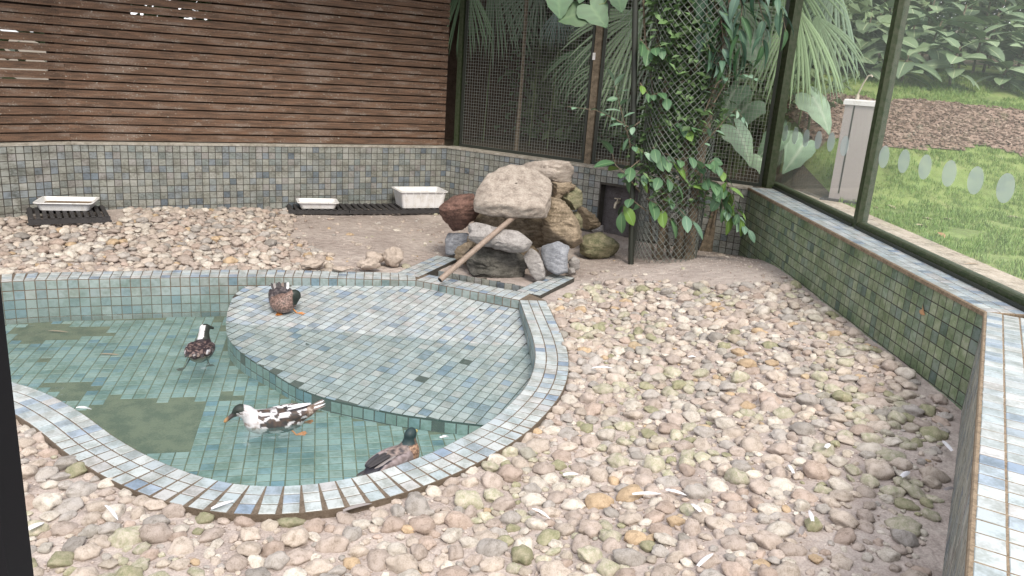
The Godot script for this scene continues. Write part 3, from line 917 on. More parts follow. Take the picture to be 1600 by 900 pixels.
func build_fences() -> void:
	var nAB := Vector3(-(B - A).z, 0, (B - A).x).normalized()
	var nLA := Vector3(-(A - L).z, 0, (A - L).x).normalized()
	var nBC := Vector3(-(C - B).z, 0, (C - B).x).normalized()
	# bright gaps in the shorter fence
	var up := (A - L).normalized()
	var h0 := vp(0, 128, L - nLA * 0.07, nLA); var h1 := vp(74, 46, L - nLA * 0.07, nLA)
	var hole := Rect2((h0 - L).dot(up) - 0.3, h0.y - CAP_TOP, 0, 0); hole.end = Vector2((h1 - L).dot(up), h1.y - CAP_TOP)
	slat_fence("shorter brown wooden slat fence with daylight in some gaps, meeting the long one", L, A + up * 0.035, nLA, 33, hole)
	var ub := (B - A).normalized()
	var g0 := vp(212, 30, A - nAB * 0.07, nAB); var g1 := vp(338, 4, A - nAB * 0.07, nAB)
	hole = Rect2((g0 - A).dot(ub), g0.y - CAP_TOP, 0, 0); hole.end = Vector2((g1 - A).dot(ub), g1.y - CAP_TOP + 0.1)
	slat_fence("long brown wooden slat fence speckled with pale lichen", A - ub * 0.035, B - ub * 0.01, nAB, 33, hole)
	fence_post("dark wooden corner post joining the two slat fences", A - nAB * 0.10 - nLA * 0.10 + Vector3.UP * CAP_TOP, Vector3(0.06, 2.76, 0.06), M.dark_wood, 0.8)
	# wire mesh between posts
	var u := (C - B).normalized()
	var o := -nBC * 0.16 + Vector3.UP * CAP_TOP
	var yaw := atan2(-u.z, u.x)
	var q1 := vp(919, 252, B + o, nBC); var s1 := (q1 - B).dot(u)
	var q2 := vp(1200, 288, B + o, nBC); var s2 := (q2 - B).dot(u)
	fence_post("dark green steel post between the slat fence and the wire mesh", B + o + u * 0.035, Vector3(0.06, 2.75, 0.06), M.steel_green, yaw)
	var post := fence_post("weathered brown post with a small white tag between two wire mesh panels", B + o + u * s1, Vector3(0.075, 2.75, 0.07), M.bark, yaw)
	var tagm := MB.new()
	tagm.box(Vector3.ZERO, Vector3(0.032, 0.075, 0.006))
	part(post, "tag", tagm.mesh(), M.white_plastic, Transform3D(Basis(), Vector3(-0.03, vp(926, 88, q1, nBC).y - CAP_TOP, 0.039)))
	mesh_panel("wire mesh panel in front of the dark shed, beside the slat fence", B + o + u * 0.08, B + o + u * (s1 - 0.05), 2.72)
	mesh_panel("wire mesh panel behind the caged climbing plant", B + o + u * (s1 + 0.05), B + o + u * (s2 - 0.06), 2.72)
	fence_post("dark mossy steel corner post between the wire mesh and the glass", B + o + u * s2, Vector3(0.085, 2.75, 0.085), M.steel_green, 0.3)
	# glass panels
	var gx := 2.60
	var zc: float = vp(1206, 296, Vector3(gx, 0, 0), Vector3.RIGHT).z
	var zp: float = vp(1338, 361, Vector3(gx, 0, 0), Vector3.RIGHT).z
	var ends := [[zc + 0.03, zp, "glass panel with a row of frosted dots, between the corner post and the mossy post"], [zp + 0.07, -3.62, "long glass panel with a row of frosted dots beside the open lawn"]]
	var dots := [[[1227, 208], [1243, 212], [1260, 216], [1279, 219], [1299, 222], [1320, 228]], [[1382, 245], [1413, 252], [1446, 261], [1484, 271], [1525, 282], [1572, 294], [1624, 309], [1682, 326]]]
	for k in 2:
		var e: Array = ends[k]
		var gl := thing("glass_panel", e[2], "glass panel", Vector3(gx, CAP_TOP, (e[0] + e[1]) * 0.5))
		var ln: float = e[1] - e[0]
		var mb := MB.new()
		mb.quad(Vector3(0, 0.05, -ln * 0.5), Vector3(0, 0.05, ln * 0.5), Vector3(0, 2.62, ln * 0.5), Vector3(0, 2.62, -ln * 0.5))
		part(gl, "pane", mb.mesh(), M.glass)
		for s in [[0.028, "bottom_rail", 0.056], [2.65, "top_rail", 0.06]]:
			mb = MB.new(); mb.bevel_box(Vector3(0, s[0], 0), Vector3(0.07, s[2], ln), 0.008)
			part(gl, s[1], mb.mesh(), M.steel_green)
		mb = MB.new(); mb.box(Vector3(-0.045, 0.012, 0), Vector3(0.012, 0.022, ln))
		part(gl, "bead", mb.mesh(), M.steel_dark)
		var disc := MB.new()
		for i in 28:
			var a0 := TAU * i / 28; var a1 := TAU * (i + 1) / 28
			disc.tri(Vector3.ZERO, Vector3(0, cos(a0), sin(a0)) * 0.08, Vector3(0, cos(a1), sin(a1)) * 0.08)
		var dm := disc.mesh()
		for d in dots[k]:
			var p := vp(d[0], d[1], Vector3(gx, 0, 0), Vector3.RIGHT)
			if p.z > e[1] - 0.05 or p.z < e[0]: continue
			part(gl, "frosted_dot", dm, M.frosted, Transform3D(Basis(), p - gl.position + Vector3(-0.004, 0, 0)))
	fence_post("mossy steel post standing between two glass panels", Vector3(gx, CAP_TOP, zp + 0.035), Vector3(0.08, 2.75, 0.07), M.steel_green)
	fence_post("steel post ending the long glass panel above the wide coping", Vector3(gx, CAP_TOP, -3.58), Vector3(0.08, 2.75, 0.07), M.steel_green)
	# the visitors' window post
	var w := vp(22, 690, Vector3(0, 0, -1.08), Vector3.BACK)
	fence_post("black window post standing on the visitors' wall", Vector3(w.x - 0.035, CAP_TOP, -1.06), Vector3(0.07, 2.7, 0.06), M.black)

# ---------------------------------------------------------------- rocks
func resample2(pts: Array, n: int) -> Array:      # closed outline
	var tot := 0.0
	for i in pts.size(): tot += pts[i].distance_to(pts[(i + 1) % pts.size()])
	var out := []; var i := 0; var acc := 0.0
	for k in n:
		var s := tot * k / n
		while acc + pts[i].distance_to(pts[(i + 1) % pts.size()]) < s:
			acc += pts[i].distance_to(pts[(i + 1) % pts.size()]); i += 1
		out.append(pts[i].lerp(pts[(i + 1) % pts.size()], (s - acc) / pts[i].distance_to(pts[(i + 1) % pts.size()])))
	return out
func rock(label: String, outline: Array, dist: float, thick: float, tilt: float, material: Material, rough := 0.02, square := 3.2, n := "rock", category := "rock", group := "") -> MeshInstance3D:
	var ctr := Vector2.ZERO
	for p in outline: ctr += Vector2(p[0], p[1]) / outline.size()
	var c2 := Vector2(680 + ctr.x / 4.287, 240 + ctr.y / 4.287)
	var at := dp(c2.x, c2.y, dist + thick * 0.5 * cos(tilt))
	var away := at - EYE; away.y = 0; away = away.normalized()
	away = away.rotated(away.cross(Vector3.UP).normalized(), -tilt)
	var pts := []
	for p in outline: pts.append(vp(680 + p[0] / 4.287, 240 + p[1] / 4.287, at, away))
	pts = resample2(pts, 84)
	for k in 2:
		var q := pts.duplicate()
		for i in 84: q[i] = pts[i] * 0.6 + (pts[(i + 83) % 84] + pts[(i + 1) % 84]) * 0.2
		pts = q
	var cc := Vector3.ZERO
	for p in pts: cc += p / 84.0
	# outward winding
	var area := Vector3.ZERO
	for i in 84: area += (pts[i] - cc).cross(pts[(i + 1) % 84] - cc)
	if area.dot(away) < 0: pts.reverse()
	var nz := noise(int(absf(at.x * 1000.0 + at.y * 317.0)), 3.0, 5); var cell := noise(int(absf(at.z * 991.0)), 5.0, 3, FastNoiseLite.TYPE_CELLULAR)
	var crag := noise(int(absf(at.x * 313.0 + 5.0)), 7.0, 4); crag.fractal_type = FastNoiseLite.FRACTAL_RIDGED
	var cuts := []
	var cr := RandomNumberGenerator.new(); cr.seed = int(absf(at.x * 733.0 + at.z * 57.0))
	var half := Vector3.ZERO
	for p in pts: half = half.max((p - cc).abs())
	for k in 14:
		var dv := Vector3(cr.randfn(), cr.randfn(), cr.randfn()).normalized()
		var reach := 0.0
		for p in pts: reach = maxf(reach, absf((p - cc).dot(dv)))
		reach = maxf(reach, absf(away.dot(dv)) * thick * 0.5)
		cuts.append([dv, reach * cr.randf_range(0.90, 1.08)])
	var rows := []
	var core := cc
	var lowest := 1e9
	var rings := []
	for s in [0.03, 0.1, 0.18, 0.26, 0.34, 0.42, 0.5, 0.58, 0.66, 0.74, 0.81, 0.87, 0.92, 0.96, 0.985]: rings.append([-pow(1.0 - pow(s, square), 1.0 / square), s])
	var edge: float = rings[14][0]
	for k in [0.75, 0.5, 0.25, 0.0, -0.25, -0.5, -0.75]: rings.append([edge * k, pow(1.0 - pow(absf(edge * k), square), 1.0 / square)])
	for k in [14, 12, 9, 6, 3, 0]: rings.append([-rings[k][0], rings[k][1]])
	for rg in rings:
		var t: float = rg[0]; var s: float = rg[1]
		var row := []
		for p in pts:
			var w: Vector3 = cc + (p - cc) * s + away * (t * 0.5 * thick)
			var dr := (w - core).normalized()
			var strata := sin((w.y * 55.0 + nz.get_noise_3dv(w * 1.2) * 5.0)) * 0.22
			w += dr * rough * (nz.get_noise_3dv(w) * 1.5 + crag.get_noise_3d(w.x, w.y * 2.6, w.z) * 1.0 + strata * 1.5 + (cell.get_noise_3dv(w * 0.6) + 0.5) * 0.9) * minf(1.0, 0.35 + s * 1.5)
			for cu in cuts:
				var over: float = (w - core).dot(cu[0]) - cu[1]
				if over > 0: w -= cu[0] * over * 0.8
			row.append(w); lowest = minf(lowest, w.y)
		rows.append(row)
	var base := Vector3(core.x, lowest, core.z)
	for r in rows:
		for i in r.size(): r[i] -= base
	var mb := MB.new()
	mb.sheet(rows, true)
	return top(n, label, category, mb.mesh(), material, Transform3D(Basis(), base), group)

func build_rocks() -> void:
	var R := [
		["broad pale flat boulder capping the waterfall rocks", [[243, 300], [285, 245], [315, 195], [370, 172], [500, 112], [620, 112], [740, 160], [788, 200], [775, 262], [755, 360], [735, 405], [640, 408], [520, 392], [400, 382], [305, 368], [258, 340]], 6.55, 0.19, 1.12, "rock_pale", 0.014, 6.0],
		["pinkish slab lying behind the large pale boulder", [[500, 112], [590, 82], [760, 80], [905, 92], [922, 150], [900, 205], [840, 215], [780, 215], [640, 190], [540, 150]], 6.95, 0.35, 0.5, "rock_pale", 0.022, 3.5],
		["small grey stone wedged behind the pale boulder's left shoulder", [[365, 185], [378, 150], [400, 120], [480, 100], [540, 112], [520, 160], [440, 180]], 6.85, 0.25, 0.3, "rock_grey", 0.02, 3.0],
		["dark red brown boulder beside the white crate", [[25, 370], [60, 330], [150, 285], [240, 272], [290, 330], [295, 400], [250, 450], [190, 510], [130, 517], [80, 450]], 6.80, 0.40, 0.15, "rock_red", 0.018, 3.2],
		["tall brown slab leaning against the pale boulder", [[725, 450], [765, 285], [830, 288], [900, 400], [980, 520], [988, 600], [930, 628], [800, 590], [735, 590]], 6.62, 0.30, 0.35, "rock_brown", 0.022, 4.0],
		["grey green angular stone above the leaning brown slab", [[800, 270], [870, 212], [930, 215], [985, 260], [972, 345], [920, 382], [865, 352], [825, 305]], 6.95, 0.30, 0.3, "rock_moss", 0.022, 4.0],
		["gnarled pale stone between the pinkish slab and the angular stone", [[775, 200], [840, 205], [910, 195], [930, 225], [880, 270], [835, 300], [795, 285]], 6.85, 0.25, 0.2, "rock_brown", 0.03, 2.6],
		["rusty brown stone leaning at the back of the pile", [[955, 345], [1010, 368], [1060, 420], [1105, 462], [1092, 488], [1030, 512], [985, 495], [965, 420]], 7.55, 0.28, 0.25, "rock_brown", 0.024, 3.0],
		["mossy stone tucked under the angular stone", [[890, 400], [950, 395], [985, 455], [970, 500], [930, 480]], 7.0, 0.25, 0.2, "rock_moss", 0.02, 3.0],
		["rounded mossy boulder lying on the sand by the caged plant", [[972, 590], [1010, 537], [1090, 525], [1180, 558], [1235, 610], [1232, 655], [1150, 690], [1040, 697], [980, 665]], 7.36, 0.30, 0.25, "rock_moss", 0.016, 2.6],
		["flat grey stone slab under the spout pipe", [[213, 490], [280, 478], [420, 518], [600, 545], [657, 585], [640, 612], [580, 650], [480, 637], [330, 602], [215, 577], [243, 535]], 6.32, 0.14, 0.8, "rock_grey", 0.012, 4.0],
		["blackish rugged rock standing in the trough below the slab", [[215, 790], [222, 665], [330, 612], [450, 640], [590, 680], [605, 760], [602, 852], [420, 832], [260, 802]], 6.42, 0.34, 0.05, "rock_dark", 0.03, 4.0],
		["narrow grey stone leaning between the black rock and the blue block", [[588, 682], [655, 630], [692, 670], [737, 790], [730, 832], [670, 847], [638, 790]], 6.36, 0.12, 0.35, "rock_grey", 0.012, 5.0],
		["pale lumpy stone behind the pipe at the trough end", [[132, 640], [190, 605], [262, 600], [245, 660], [232, 740], [180, 748], [140, 695]], 6.62, 0.2, 0.2, "rock_brown", 0.02, 2.6],
		["small round stone beside the blue block on the sand", [[888, 725], [930, 690], [972, 710], [966, 772], [910, 792]], 6.72, 0.12, 0.2, "rock_grey", 0.01, 2.4],
		["tiny grey stone at the foot of the blue block", [[888, 772], [930, 765], [935, 805], [888, 808]], 6.64, 0.09, 0.2, "rock_grey", 0.008, 2.4],
		["brown stone filling the dark hollow under the pale boulder", [[262, 395], [500, 400], [735, 425], [735, 610], [560, 640], [300, 600]], 7.05, 0.3, 0.0, "rock_brown", 0.03, 4.0],
		["dark stone bearing the flat grey slab", [[215, 560], [420, 600], [640, 615], [700, 650], [640, 720], [300, 700], [230, 640]], 6.66, 0.35, 0.0, "rock_brown", 0.02, 4.0],
		["grey cut stone at the back of the pile near the rusty one", [[1040, 500], [1125, 480], [1127, 525], [1060, 532]], 8.2, 0.2, 0.2, "rock_grey", 0.008, 5.0]]
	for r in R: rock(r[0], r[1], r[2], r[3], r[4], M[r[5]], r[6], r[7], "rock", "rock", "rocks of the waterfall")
	rock("blue tinged concrete block supporting the red brown boulder", [[68, 575], [85, 530], [215, 535], [262, 580], [262, 640], [200, 660], [140, 682], [70, 677]], 6.95, 0.2, 0.25, M.block, 0.005, 8.0, "concrete_block", "block")
	rock("blue tinged broken concrete block under the leaning brown slab", [[703, 622], [830, 588], [908, 622], [882, 685], [888, 795], [812, 818], [742, 772], [718, 700]], 6.48, 0.16, 0.3, M.block, 0.006, 8.0, "concrete_block", "block")
	# spout
	var a := dp(687.5, 437.5, 5.90); var b := dp(822, 323, 6.54)
	var mb := MB.new()
	mb.tube([Vector3.ZERO, (b - a) * 0.5 + Vector3(0, 0.004, 0), b - a], [0.0235, 0.0225, 0.0225], 14)
	var pipe := thing("spout_pipe", "slanting pinkish brown pipe running from the rocks to the pond", "pipe", a)
	part(pipe, "barrel", mb.mesh(), M.pipe)
	mb = MB.new()
	var d := (b - a).normalized()
	mb.tube([-d * 0.002, d * 0.03], [0.0185], 14)  # black plug on the closed end, painted shade of the hollow
	part(pipe, "bore_shade_disc", mb.mesh(), M.black)

# ---------------------------------------------------------------- pebbles
func pebble_mesh(seed_: int, sub := 2) -> ArrayMesh:
	var t := (1.0 + sqrt(5.0)) / 2.0
	var vs := []
	for p in [[-1, t, 0], [1, t, 0], [-1, -t, 0], [1, -t, 0], [0, -1, t], [0, 1, t], [0, -1, -t], [0, 1, -t], [t, 0, -1], [t, 0, 1], [-t, 0, -1], [-t, 0, 1]]: vs.append(Vector3(p[0], p[1], p[2]).normalized())
	var fs := [[0, 11, 5], [0, 5, 1], [0, 1, 7], [0, 7, 10], [0, 10, 11], [1, 5, 9], [5, 11, 4], [11, 10, 2], [10, 7, 6], [7, 1, 8], [3, 9, 4], [3, 4, 2], [3, 2, 6], [3, 6, 8], [3, 8, 9], [4, 9, 5], [2, 4, 11], [6, 2, 10], [8, 6, 7], [9, 8, 1]]
	for k in sub:
		var cache := {}; var nf := []
		for f in fs:
			var m := []
			for e in [[0, 1], [1, 2], [2, 0]]:
				var i: int = mini(f[e[0]], f[e[1]]); var j: int = maxi(f[e[0]], f[e[1]])
				var key := i * 100000 + j
				if not cache.has(key):
					cache[key] = vs.size(); vs.append(((vs[i] + vs[j]) * 0.5).normalized())
				m.append(cache[key])
			nf.append([f[0], m[0], m[2]]); nf.append([f[1], m[1], m[0]]); nf.append([f[2], m[2], m[1]]); nf.append([m[0], m[1], m[2]])
		fs = nf
	var nz := noise(seed_, 0.55, 2)
	var r := RandomNumberGenerator.new(); r.seed = seed_
	var cuts := []
	for k in 5: cuts.append([Vector3(r.randfn(), r.randfn() * 0.7, r.randfn()).normalized(), r.randf_range(0.72, 0.95)])
	var pos := []
	for p in vs:
		var q: Vector3 = p * (1.0 + nz.get_noise_3dv(p * 1.8) * 0.35)
		for c in cuts:      # soft flats
			var over: float = q.dot(c[0]) - c[1]
			if over > 0: q -= c[0] * over * 0.75
		pos.append(q)
	var nn := []
	for p in pos: nn.append(Vector3.ZERO)
	for f in fs:
		var fn: Vector3 = (pos[f[1]] - pos[f[0]]).cross(pos[f[2]] - pos[f[0]])
		if fn.dot(pos[f[0]]) < 0: fn = -fn
		for k in 3: nn[f[k]] += fn
	var mb := MB.new()
	for i in pos.size(): mb.vert(pos[i], nn[i].normalized())
	for f in fs:
		if (pos[f[1]] - pos[f[0]]).cross(pos[f[2]] - pos[f[0]]).dot(pos[f[0]]) > 0: mb.face(f[0], f[1], f[2])
		else: mb.face(f[0], f[2], f[1])
	return mb.mesh()

const STONES := [
	[0.53, 0.465, 0.42, 26, "cream"], [0.46, 0.395, 0.365, 24, "pinkish grey"], [0.60, 0.56, 0.52, 17, "whitish"], [0.42, 0.395, 0.385, 14, "grey"],
	[0.51, 0.39, 0.27, 4, "tan orange"], [0.32, 0.30, 0.29, 3, "dark grey"], [0.46, 0.375, 0.335, 10, "brownish pink"], [0.70, 0.70, 0.58, 0, "moss green"], [1.0, 0.98, 0.96, 0, "faintly mossy"]]

func px_poly(a: Array) -> PackedVector2Array:
	var p := PackedVector2Array()
	for q in a: p.append(Vector2(q[0], q[1]))
	return p
func build_pebbles() -> void:
	var r := RandomNumberGenerator.new(); r.seed = 4711
	var bare := [px_poly([[462, 340], [452, 372], [520, 398], [524, 428], [900, 460], [900, 300], [480, 330]]), px_poly([[880, 462], [905, 446], [1000, 436], [1110, 446], [1225, 440], [1200, 280], [900, 280]])]
	var out := grown(pond_in, 3.05 * T); var yard := grown(pen, -0.06)
	var arms := [grown(PackedVector2Array([v2(tiles2([-14.5, -89])), v2(tiles2([-10, -101.5])), v2(tiles2([7.5, -96])), v2(tiles2([8.5, -92])), v2(tiles2([4, -82]))]), 0.02)]
	var pads := [px_poly([[16, 330], [70, 312], [200, 330], [196, 346], [105, 354], [40, 344]]), px_poly([[445, 325], [700, 318], [700, 335], [455, 338]])]
	var rim_near := grown(pond_in, 3.05 * T + 0.28)
	var moss := noise(64, 0.9, 3)
	var grid := {}
	var all := []
	var cell := 0.14
	for pass_ in [[0.042, 0.058, 4500], [0.030, 0.044, 20000], [0.020, 0.030, 30000], [0.010, 0.018, 34000]]:
		for k in pass_[2]:
			var p := Vector2(r.randf_range(-6.4, 2.3), r.randf_range(-9.8, -1.4))
			var rad := r.randf_range(pass_[0], pass_[1])
			if not Geometry2D.is_point_in_polygon(p, yard): continue
			var q := to_px(v3(p, yard_y(p.x, p.y)))
			if q.x < -140 or q.x > 1700 or q.y > 1010 or q.y < 200: continue
			if Geometry2D.is_point_in_polygon(p, out): 
				continue
			var no := false
			for b in bare:
				if Geometry2D.is_point_in_polygon(q, b) and (r.randf() < (0.995 if rad > 0.025 else 0.96)): no = true
			for b in arms:
				if Geometry2D.is_point_in_polygon(p, b): no = true
			for b in pads:
				if Geometry2D.is_point_in_polygon(q, b): no = true
			# thinner toward the far right corner
			if q.x > 900 and q.y < 520 and r.randf() < (520.0 - q.y) / 90.0 * 0.55: no = true
			if q.x > 1250 and moss.get_noise_2d(p.x * 0.8 + 9.0, p.y * 0.8) > 0.12 and rad > 0.02 and r.randf() < 0.7: no = true
			if no: continue
			var g := Vector2i(int(floor(p.x / cell)), int(floor(p.y / cell)))
			var hit := false
			for dx in range(-1, 2):
				for dy in range(-1, 2):
					for o in grid.get(g + Vector2i(dx, dy), []):
						if p.distance_to(o[0]) < (rad + o[1]) * 0.80: hit = true; break
					if hit: break
				if hit: break
			if hit: continue
			if not grid.has(g): grid[g] = []
			grid[g].append([p, rad])
			all.append([p, rad, rad * FOCAL / v3(p).distance_to(EYE) * (1.0 if in_frame(v3(p)) else 0.01)])
	all.sort_custom(func(a, b): return a[2] > b[2])
	var shapes := []
	for k in 9: shapes.append(pebble_mesh(100 + k))
	var mats := []
	for s in STONES:
		var two := []
		for f in [1.0, 0.85]:
			var m: StandardMaterial3D = (M.pebble_moss if s[3] == 0 else M.pebble).duplicate()
			m.albedo_color = Color(s[0] * f, s[1] * f, s[2] * f).linear_to_srgb()
			two.append(m)
		mats.append(two)
	var sets := []; var cols := []
	for k in 12: sets.append([]); cols.append([])
	for i in all.size():
		var p: Vector2 = all[i][0]
		var kind := pick_stone(r)
		var mo := moss.get_noise_2d(p.x * 1.4, p.y * 1.4)
		if p.x > -1.5 or p.y > -3.4:
			if mo > 0.0 and r.randf() < 0.22: kind = 8
			if mo > 0.2 and r.randf() < 0.14: kind = 7
			if r.randf() < 0.012: kind = 7
		all[i].append(kind); all[i].append(mo)
	for i in all.size():
		var p: Vector2 = all[i][0]; var rad: float = all[i][1]
		var kind: int = all[i][3]; var mo: float = all[i][4]
		var flat := r.randf_range(0.42, 0.72); var slim := r.randf_range(0.68, 0.95)
		var bs := Basis(Vector3.UP, r.randf() * TAU) * Basis(Vector3.RIGHT, r.randfn(0, 0.16)) * Basis(Vector3.BACK, r.randfn(0, 0.16))
		bs = bs * Basis.from_scale(Vector3(rad * 1.12, rad * flat, rad * 1.12 * slim))
		var y := yard_y(p.x, p.y) + rad * flat * r.randf_range(-0.05, 0.42)
		if p.x < -2.0 and p.y < -6.0: y += rad * 0.25
		var xf := Transform3D(bs, v3(p, y))
		if i < 300:
			var s: Array = STONES[kind]
			var word: String = ["small", "medium", "large"][0 if rad < 0.036 else (1 if rad < 0.05 else 2)] + (" flat" if flat < 0.65 else " rounded")
			var where := "in mid yard"
			if p.x < -1.75: where = "near the black window post"
			elif Geometry2D.is_point_in_polygon(p, rim_near): where = "close to the pond"
			elif (v3(p) - D).dot(Vector3((E - D).z, 0, -(E - D).x).normalized()) < 0.5 and p.y > -3.9: where = "near the wide pale coping"
			elif p.y > -2.75: where = "by the visitors' wall"
			elif p.x > 1.3: where = "toward the algae green wall"
			var near := 1e9; var mate := 0
			for j in mini(all.size(), 900):
				if j != i and p.distance_to(all[j][0]) - all[j][1] < near:
					near = p.distance_to(all[j][0]) - all[j][1]; mate = j
			var text := "%s %s pebble beside a %s %s one, %s" % [word, s[4], "bigger" if all[mate][1] > rad else "smaller", STONES[all[mate][3]][4], where]
			top("pebble", text, "pebble", shapes[i % 9], mats[kind][i % 2], xf, "pebbles of the yard")
		else:
			var f := r.randf_range(0.8, 1.08)
			var g := i % 9 if kind < 7 else 9 + i % 3
			var cc := Color(STONES[kind][0] * f, STONES[kind][1] * f, STONES[kind][2] * f)
			if kind < 7 and p.x > -1.6: cc = cc.lerp(Color(0.36, 0.37, 0.27) * f, clampf(mo * 0.9 + 0.08, 0.0, 0.4) * r.randf())
			sets[g].append(xf); cols[g].append(cc)
	var bed := thing("pebble_bed", "countless smaller and farther pebbles covering the sandy yard", "pebbles")
	bed.set_meta("kind", "stuff")
	for k in 12: multi(bed, "pebbles", shapes[k % 9], M.pebble if k < 9 else M.pebble_moss, sets[k], cols[k])
	print("pebbles laid ", all.size())
	# grit and crumbs between the stones
	var gx := []; var gc := []
	for k in 26000:
		var p := Vector2(r.randf_range(-6.0, 2.3), r.randf_range(-9.6, -1.5))
		var q := to_px(v3(p))
		if q.x < -20 or q.x > 1620 or q.y > 930 or not Geometry2D.is_point_in_polygon(p, yard) or Geometry2D.is_point_in_polygon(p, out): continue
		if Geometry2D.is_point_in_polygon(p, arms[0]): continue
		if Geometry2D.is_point_in_polygon(q, bare[0]) and r.randf() < 0.75: continue
		var s := r.randf_range(0.002, 0.0055)
		gx.append(Transform3D(Basis.from_euler(Vector3(r.randf() * 6, r.randf() * 6, 0)).scaled(Vector3(s * 1.3, s, s)), v3(p, yard_y(p.x, p.y) + s * 0.5)))
		gc.append(Color(0.26, 0.20, 0.17).lerp(Color(0.56, 0.5, 0.46), r.randf()))
	var gm := multi(self, "grit", pebble_mesh(7, 0), M.grit, gx, gc)
	tag(gm, "fine gravel and grit strewn over the sand", "gravel")
func pick_stone(r: RandomNumberGenerator) -> int:
	var k := r.randi_range(1, 98)
	for i in 7:
		k -= STONES[i][3]
		if k <= 0: return i
	return 0

# ---------------------------------------------------------------- plants
func leaf_shape(len_: float, wid: float, droop: float, fold: float, c0: Color, rib: Color, kind := 0, wave := 0.0) -> ArrayMesh:
	# lies along +x from its stalk, upper side +y
	var rows := []; var cols := []
	var N := 8
	for i in N + 1:
		var t := float(i) / N
		var w := 0.0
		match kind:
			0: w = pow(sin(PI * clampf(t, 0.02, 1.0)), 0.75)                    # oval
			2: w = sin(PI * pow(clampf(t, 0.01, 1.0), 0.6))                     # lance
		var ang := -droop * t
		var x := len_ * (t - droop * droop * t * t * t * 0.12); var y := -droop * len_ * t * t * 0.5
		var row := []; var cr := []
		for k in [-1.0, -0.55, -0.07, 0.0, 0.07, 0.55, 1.0]:
			var z: float = k * wid * 0.5 * maxf(w, 0.01)
			row.append(Vector3(x, y + absf(z) * fold + wave * sin(t * 14.0 + k) * absf(k), z))
			cr.append(rib if absf(k) < 0.05 else c0 * (1.0 - 0.14 * absf(k)) )
		rows.append(row); cols.append(cr)
	var mb := MB.new(); mb.use_col = true
	# order across so that the upper side faces +y
	for r in rows: r.reverse()
	for r in cols: r.reverse()
	mb.sheet(rows, false, cols)
	return mb.mesh()
func heart_shape(len_: float, wid: float, droop: float, c0: Color, rib: Color) -> ArrayMesh:
	# heart shaped blade along +x, stalk at the notch, veins fanning to the edge
	var edge := [[0.0, 0.0], [-0.10, 0.08], [-0.24, 0.17], [-0.28, 0.30], [-0.22, 0.42], [-0.06, 0.50], [0.14, 0.50], [0.34, 0.44], [0.54, 0.34], [0.74, 0.2], [0.90, 0.08], [1.0, 0.0]]
	var mb := MB.new(); mb.use_col = true
	for s in [-1.0, 1.0]:
		var rows := []; var cols := []
		for i in edge.size():
			var t := float(i) / (edge.size() - 1)
			var m := Vector2(maxf(0.0, (t - 0.25) / 0.75), 0.0); var e := Vector2(edge[i][0] * (1.0 + 0.25 * s * sin(len_ * 40.0) * (1.0 - t)), edge[i][1] * wid / len_ * (1.0 + 0.1 * sin(i * 2.3 + s + len_ * 70.0)))
			var row := []; var cr := []
			for k in 6:
				var f := k / 5.0
				var q := m.lerp(e, f)
				row.append(Vector3(q.x * len_, -droop * len_ * (0.5 * q.x * q.x + 0.9 * q.y * q.y) + 0.012 * len_ * (1.0 if i % 2 == 0 else -1.0) * sin(PI * f) + 0.05 * len_ * absf(q.y), s * q.y * len_))
				cr.append(rib if k == 0 else c0 * ((1.12 if i % 2 == 0 else 0.94) - 0.1 * f))
			if s > 0: row.reverse(); cr.reverse()
			rows.append(row); cols.append(cr)
		mb.sheet(rows, false, cols)
	return mb.mesh()
func aim(dir: Vector3, roll := 0.0) -> Basis:     # +x along dir, +y as upward as can be
	var x := dir.normalized()
	var z := x.cross(Vector3.UP)
	if z.length() < 0.05: z = Vector3.BACK
	z = z.normalized()
	return Basis(x, z.cross(x), z) * Basis(Vector3.RIGHT, roll)
func palm_leaf(main: Vector3, side: Vector3, len_: float, n: int, span: float, droop: float, c: Color) -> ArrayMesh:
	var mb := MB.new(); mb.use_col = true
	var r := RandomNumberGenerator.new(); r.seed = int(len_ * 1000) + n
	for i in n:
		var a := span * (float(i) / (n - 1) - 0.5) * 2.0 + r.randfn(0, 0.02)
		var d := (main * cos(a) + side * sin(a)).normalized()
		var l := len_ * (0.82 + 0.25 * cos(a)) * r.randf_range(0.9, 1.06)
		var across := d.cross(main.cross(side)).normalized()
		var cc := c * r.randf_range(0.75, 1.2)
		var rows := []; var cols := []
		for k in 8:
			var t := k / 7.0
			var w := 0.019 * len_ * (0.25 + 2.2 * t * (1.0 - t) + 0.12) * (1.0 if t < 0.99 else 0.1)
			var p := d * l * t + Vector3.DOWN * droop * l * t * t * t
			var up := main.cross(side).normalized() * w * 0.5
			rows.append([p - across * w + up, p, p + across * w + up])
			cols.append([cc * 0.9, cc * 1.15, cc * 0.9])
		mb.sheet(rows, false, cols)
	return mb.mesh()
func stem_mesh(path: Array, r0: float, r1: float, seg := 7) -> ArrayMesh:
	var mb := MB.new()
	var rr := []
	for i in path.size(): rr.append(lerpf(r0, r1, float(i) / (path.size() - 1)))
	mb.tube(path, rr, seg)
	return mb.mesh()
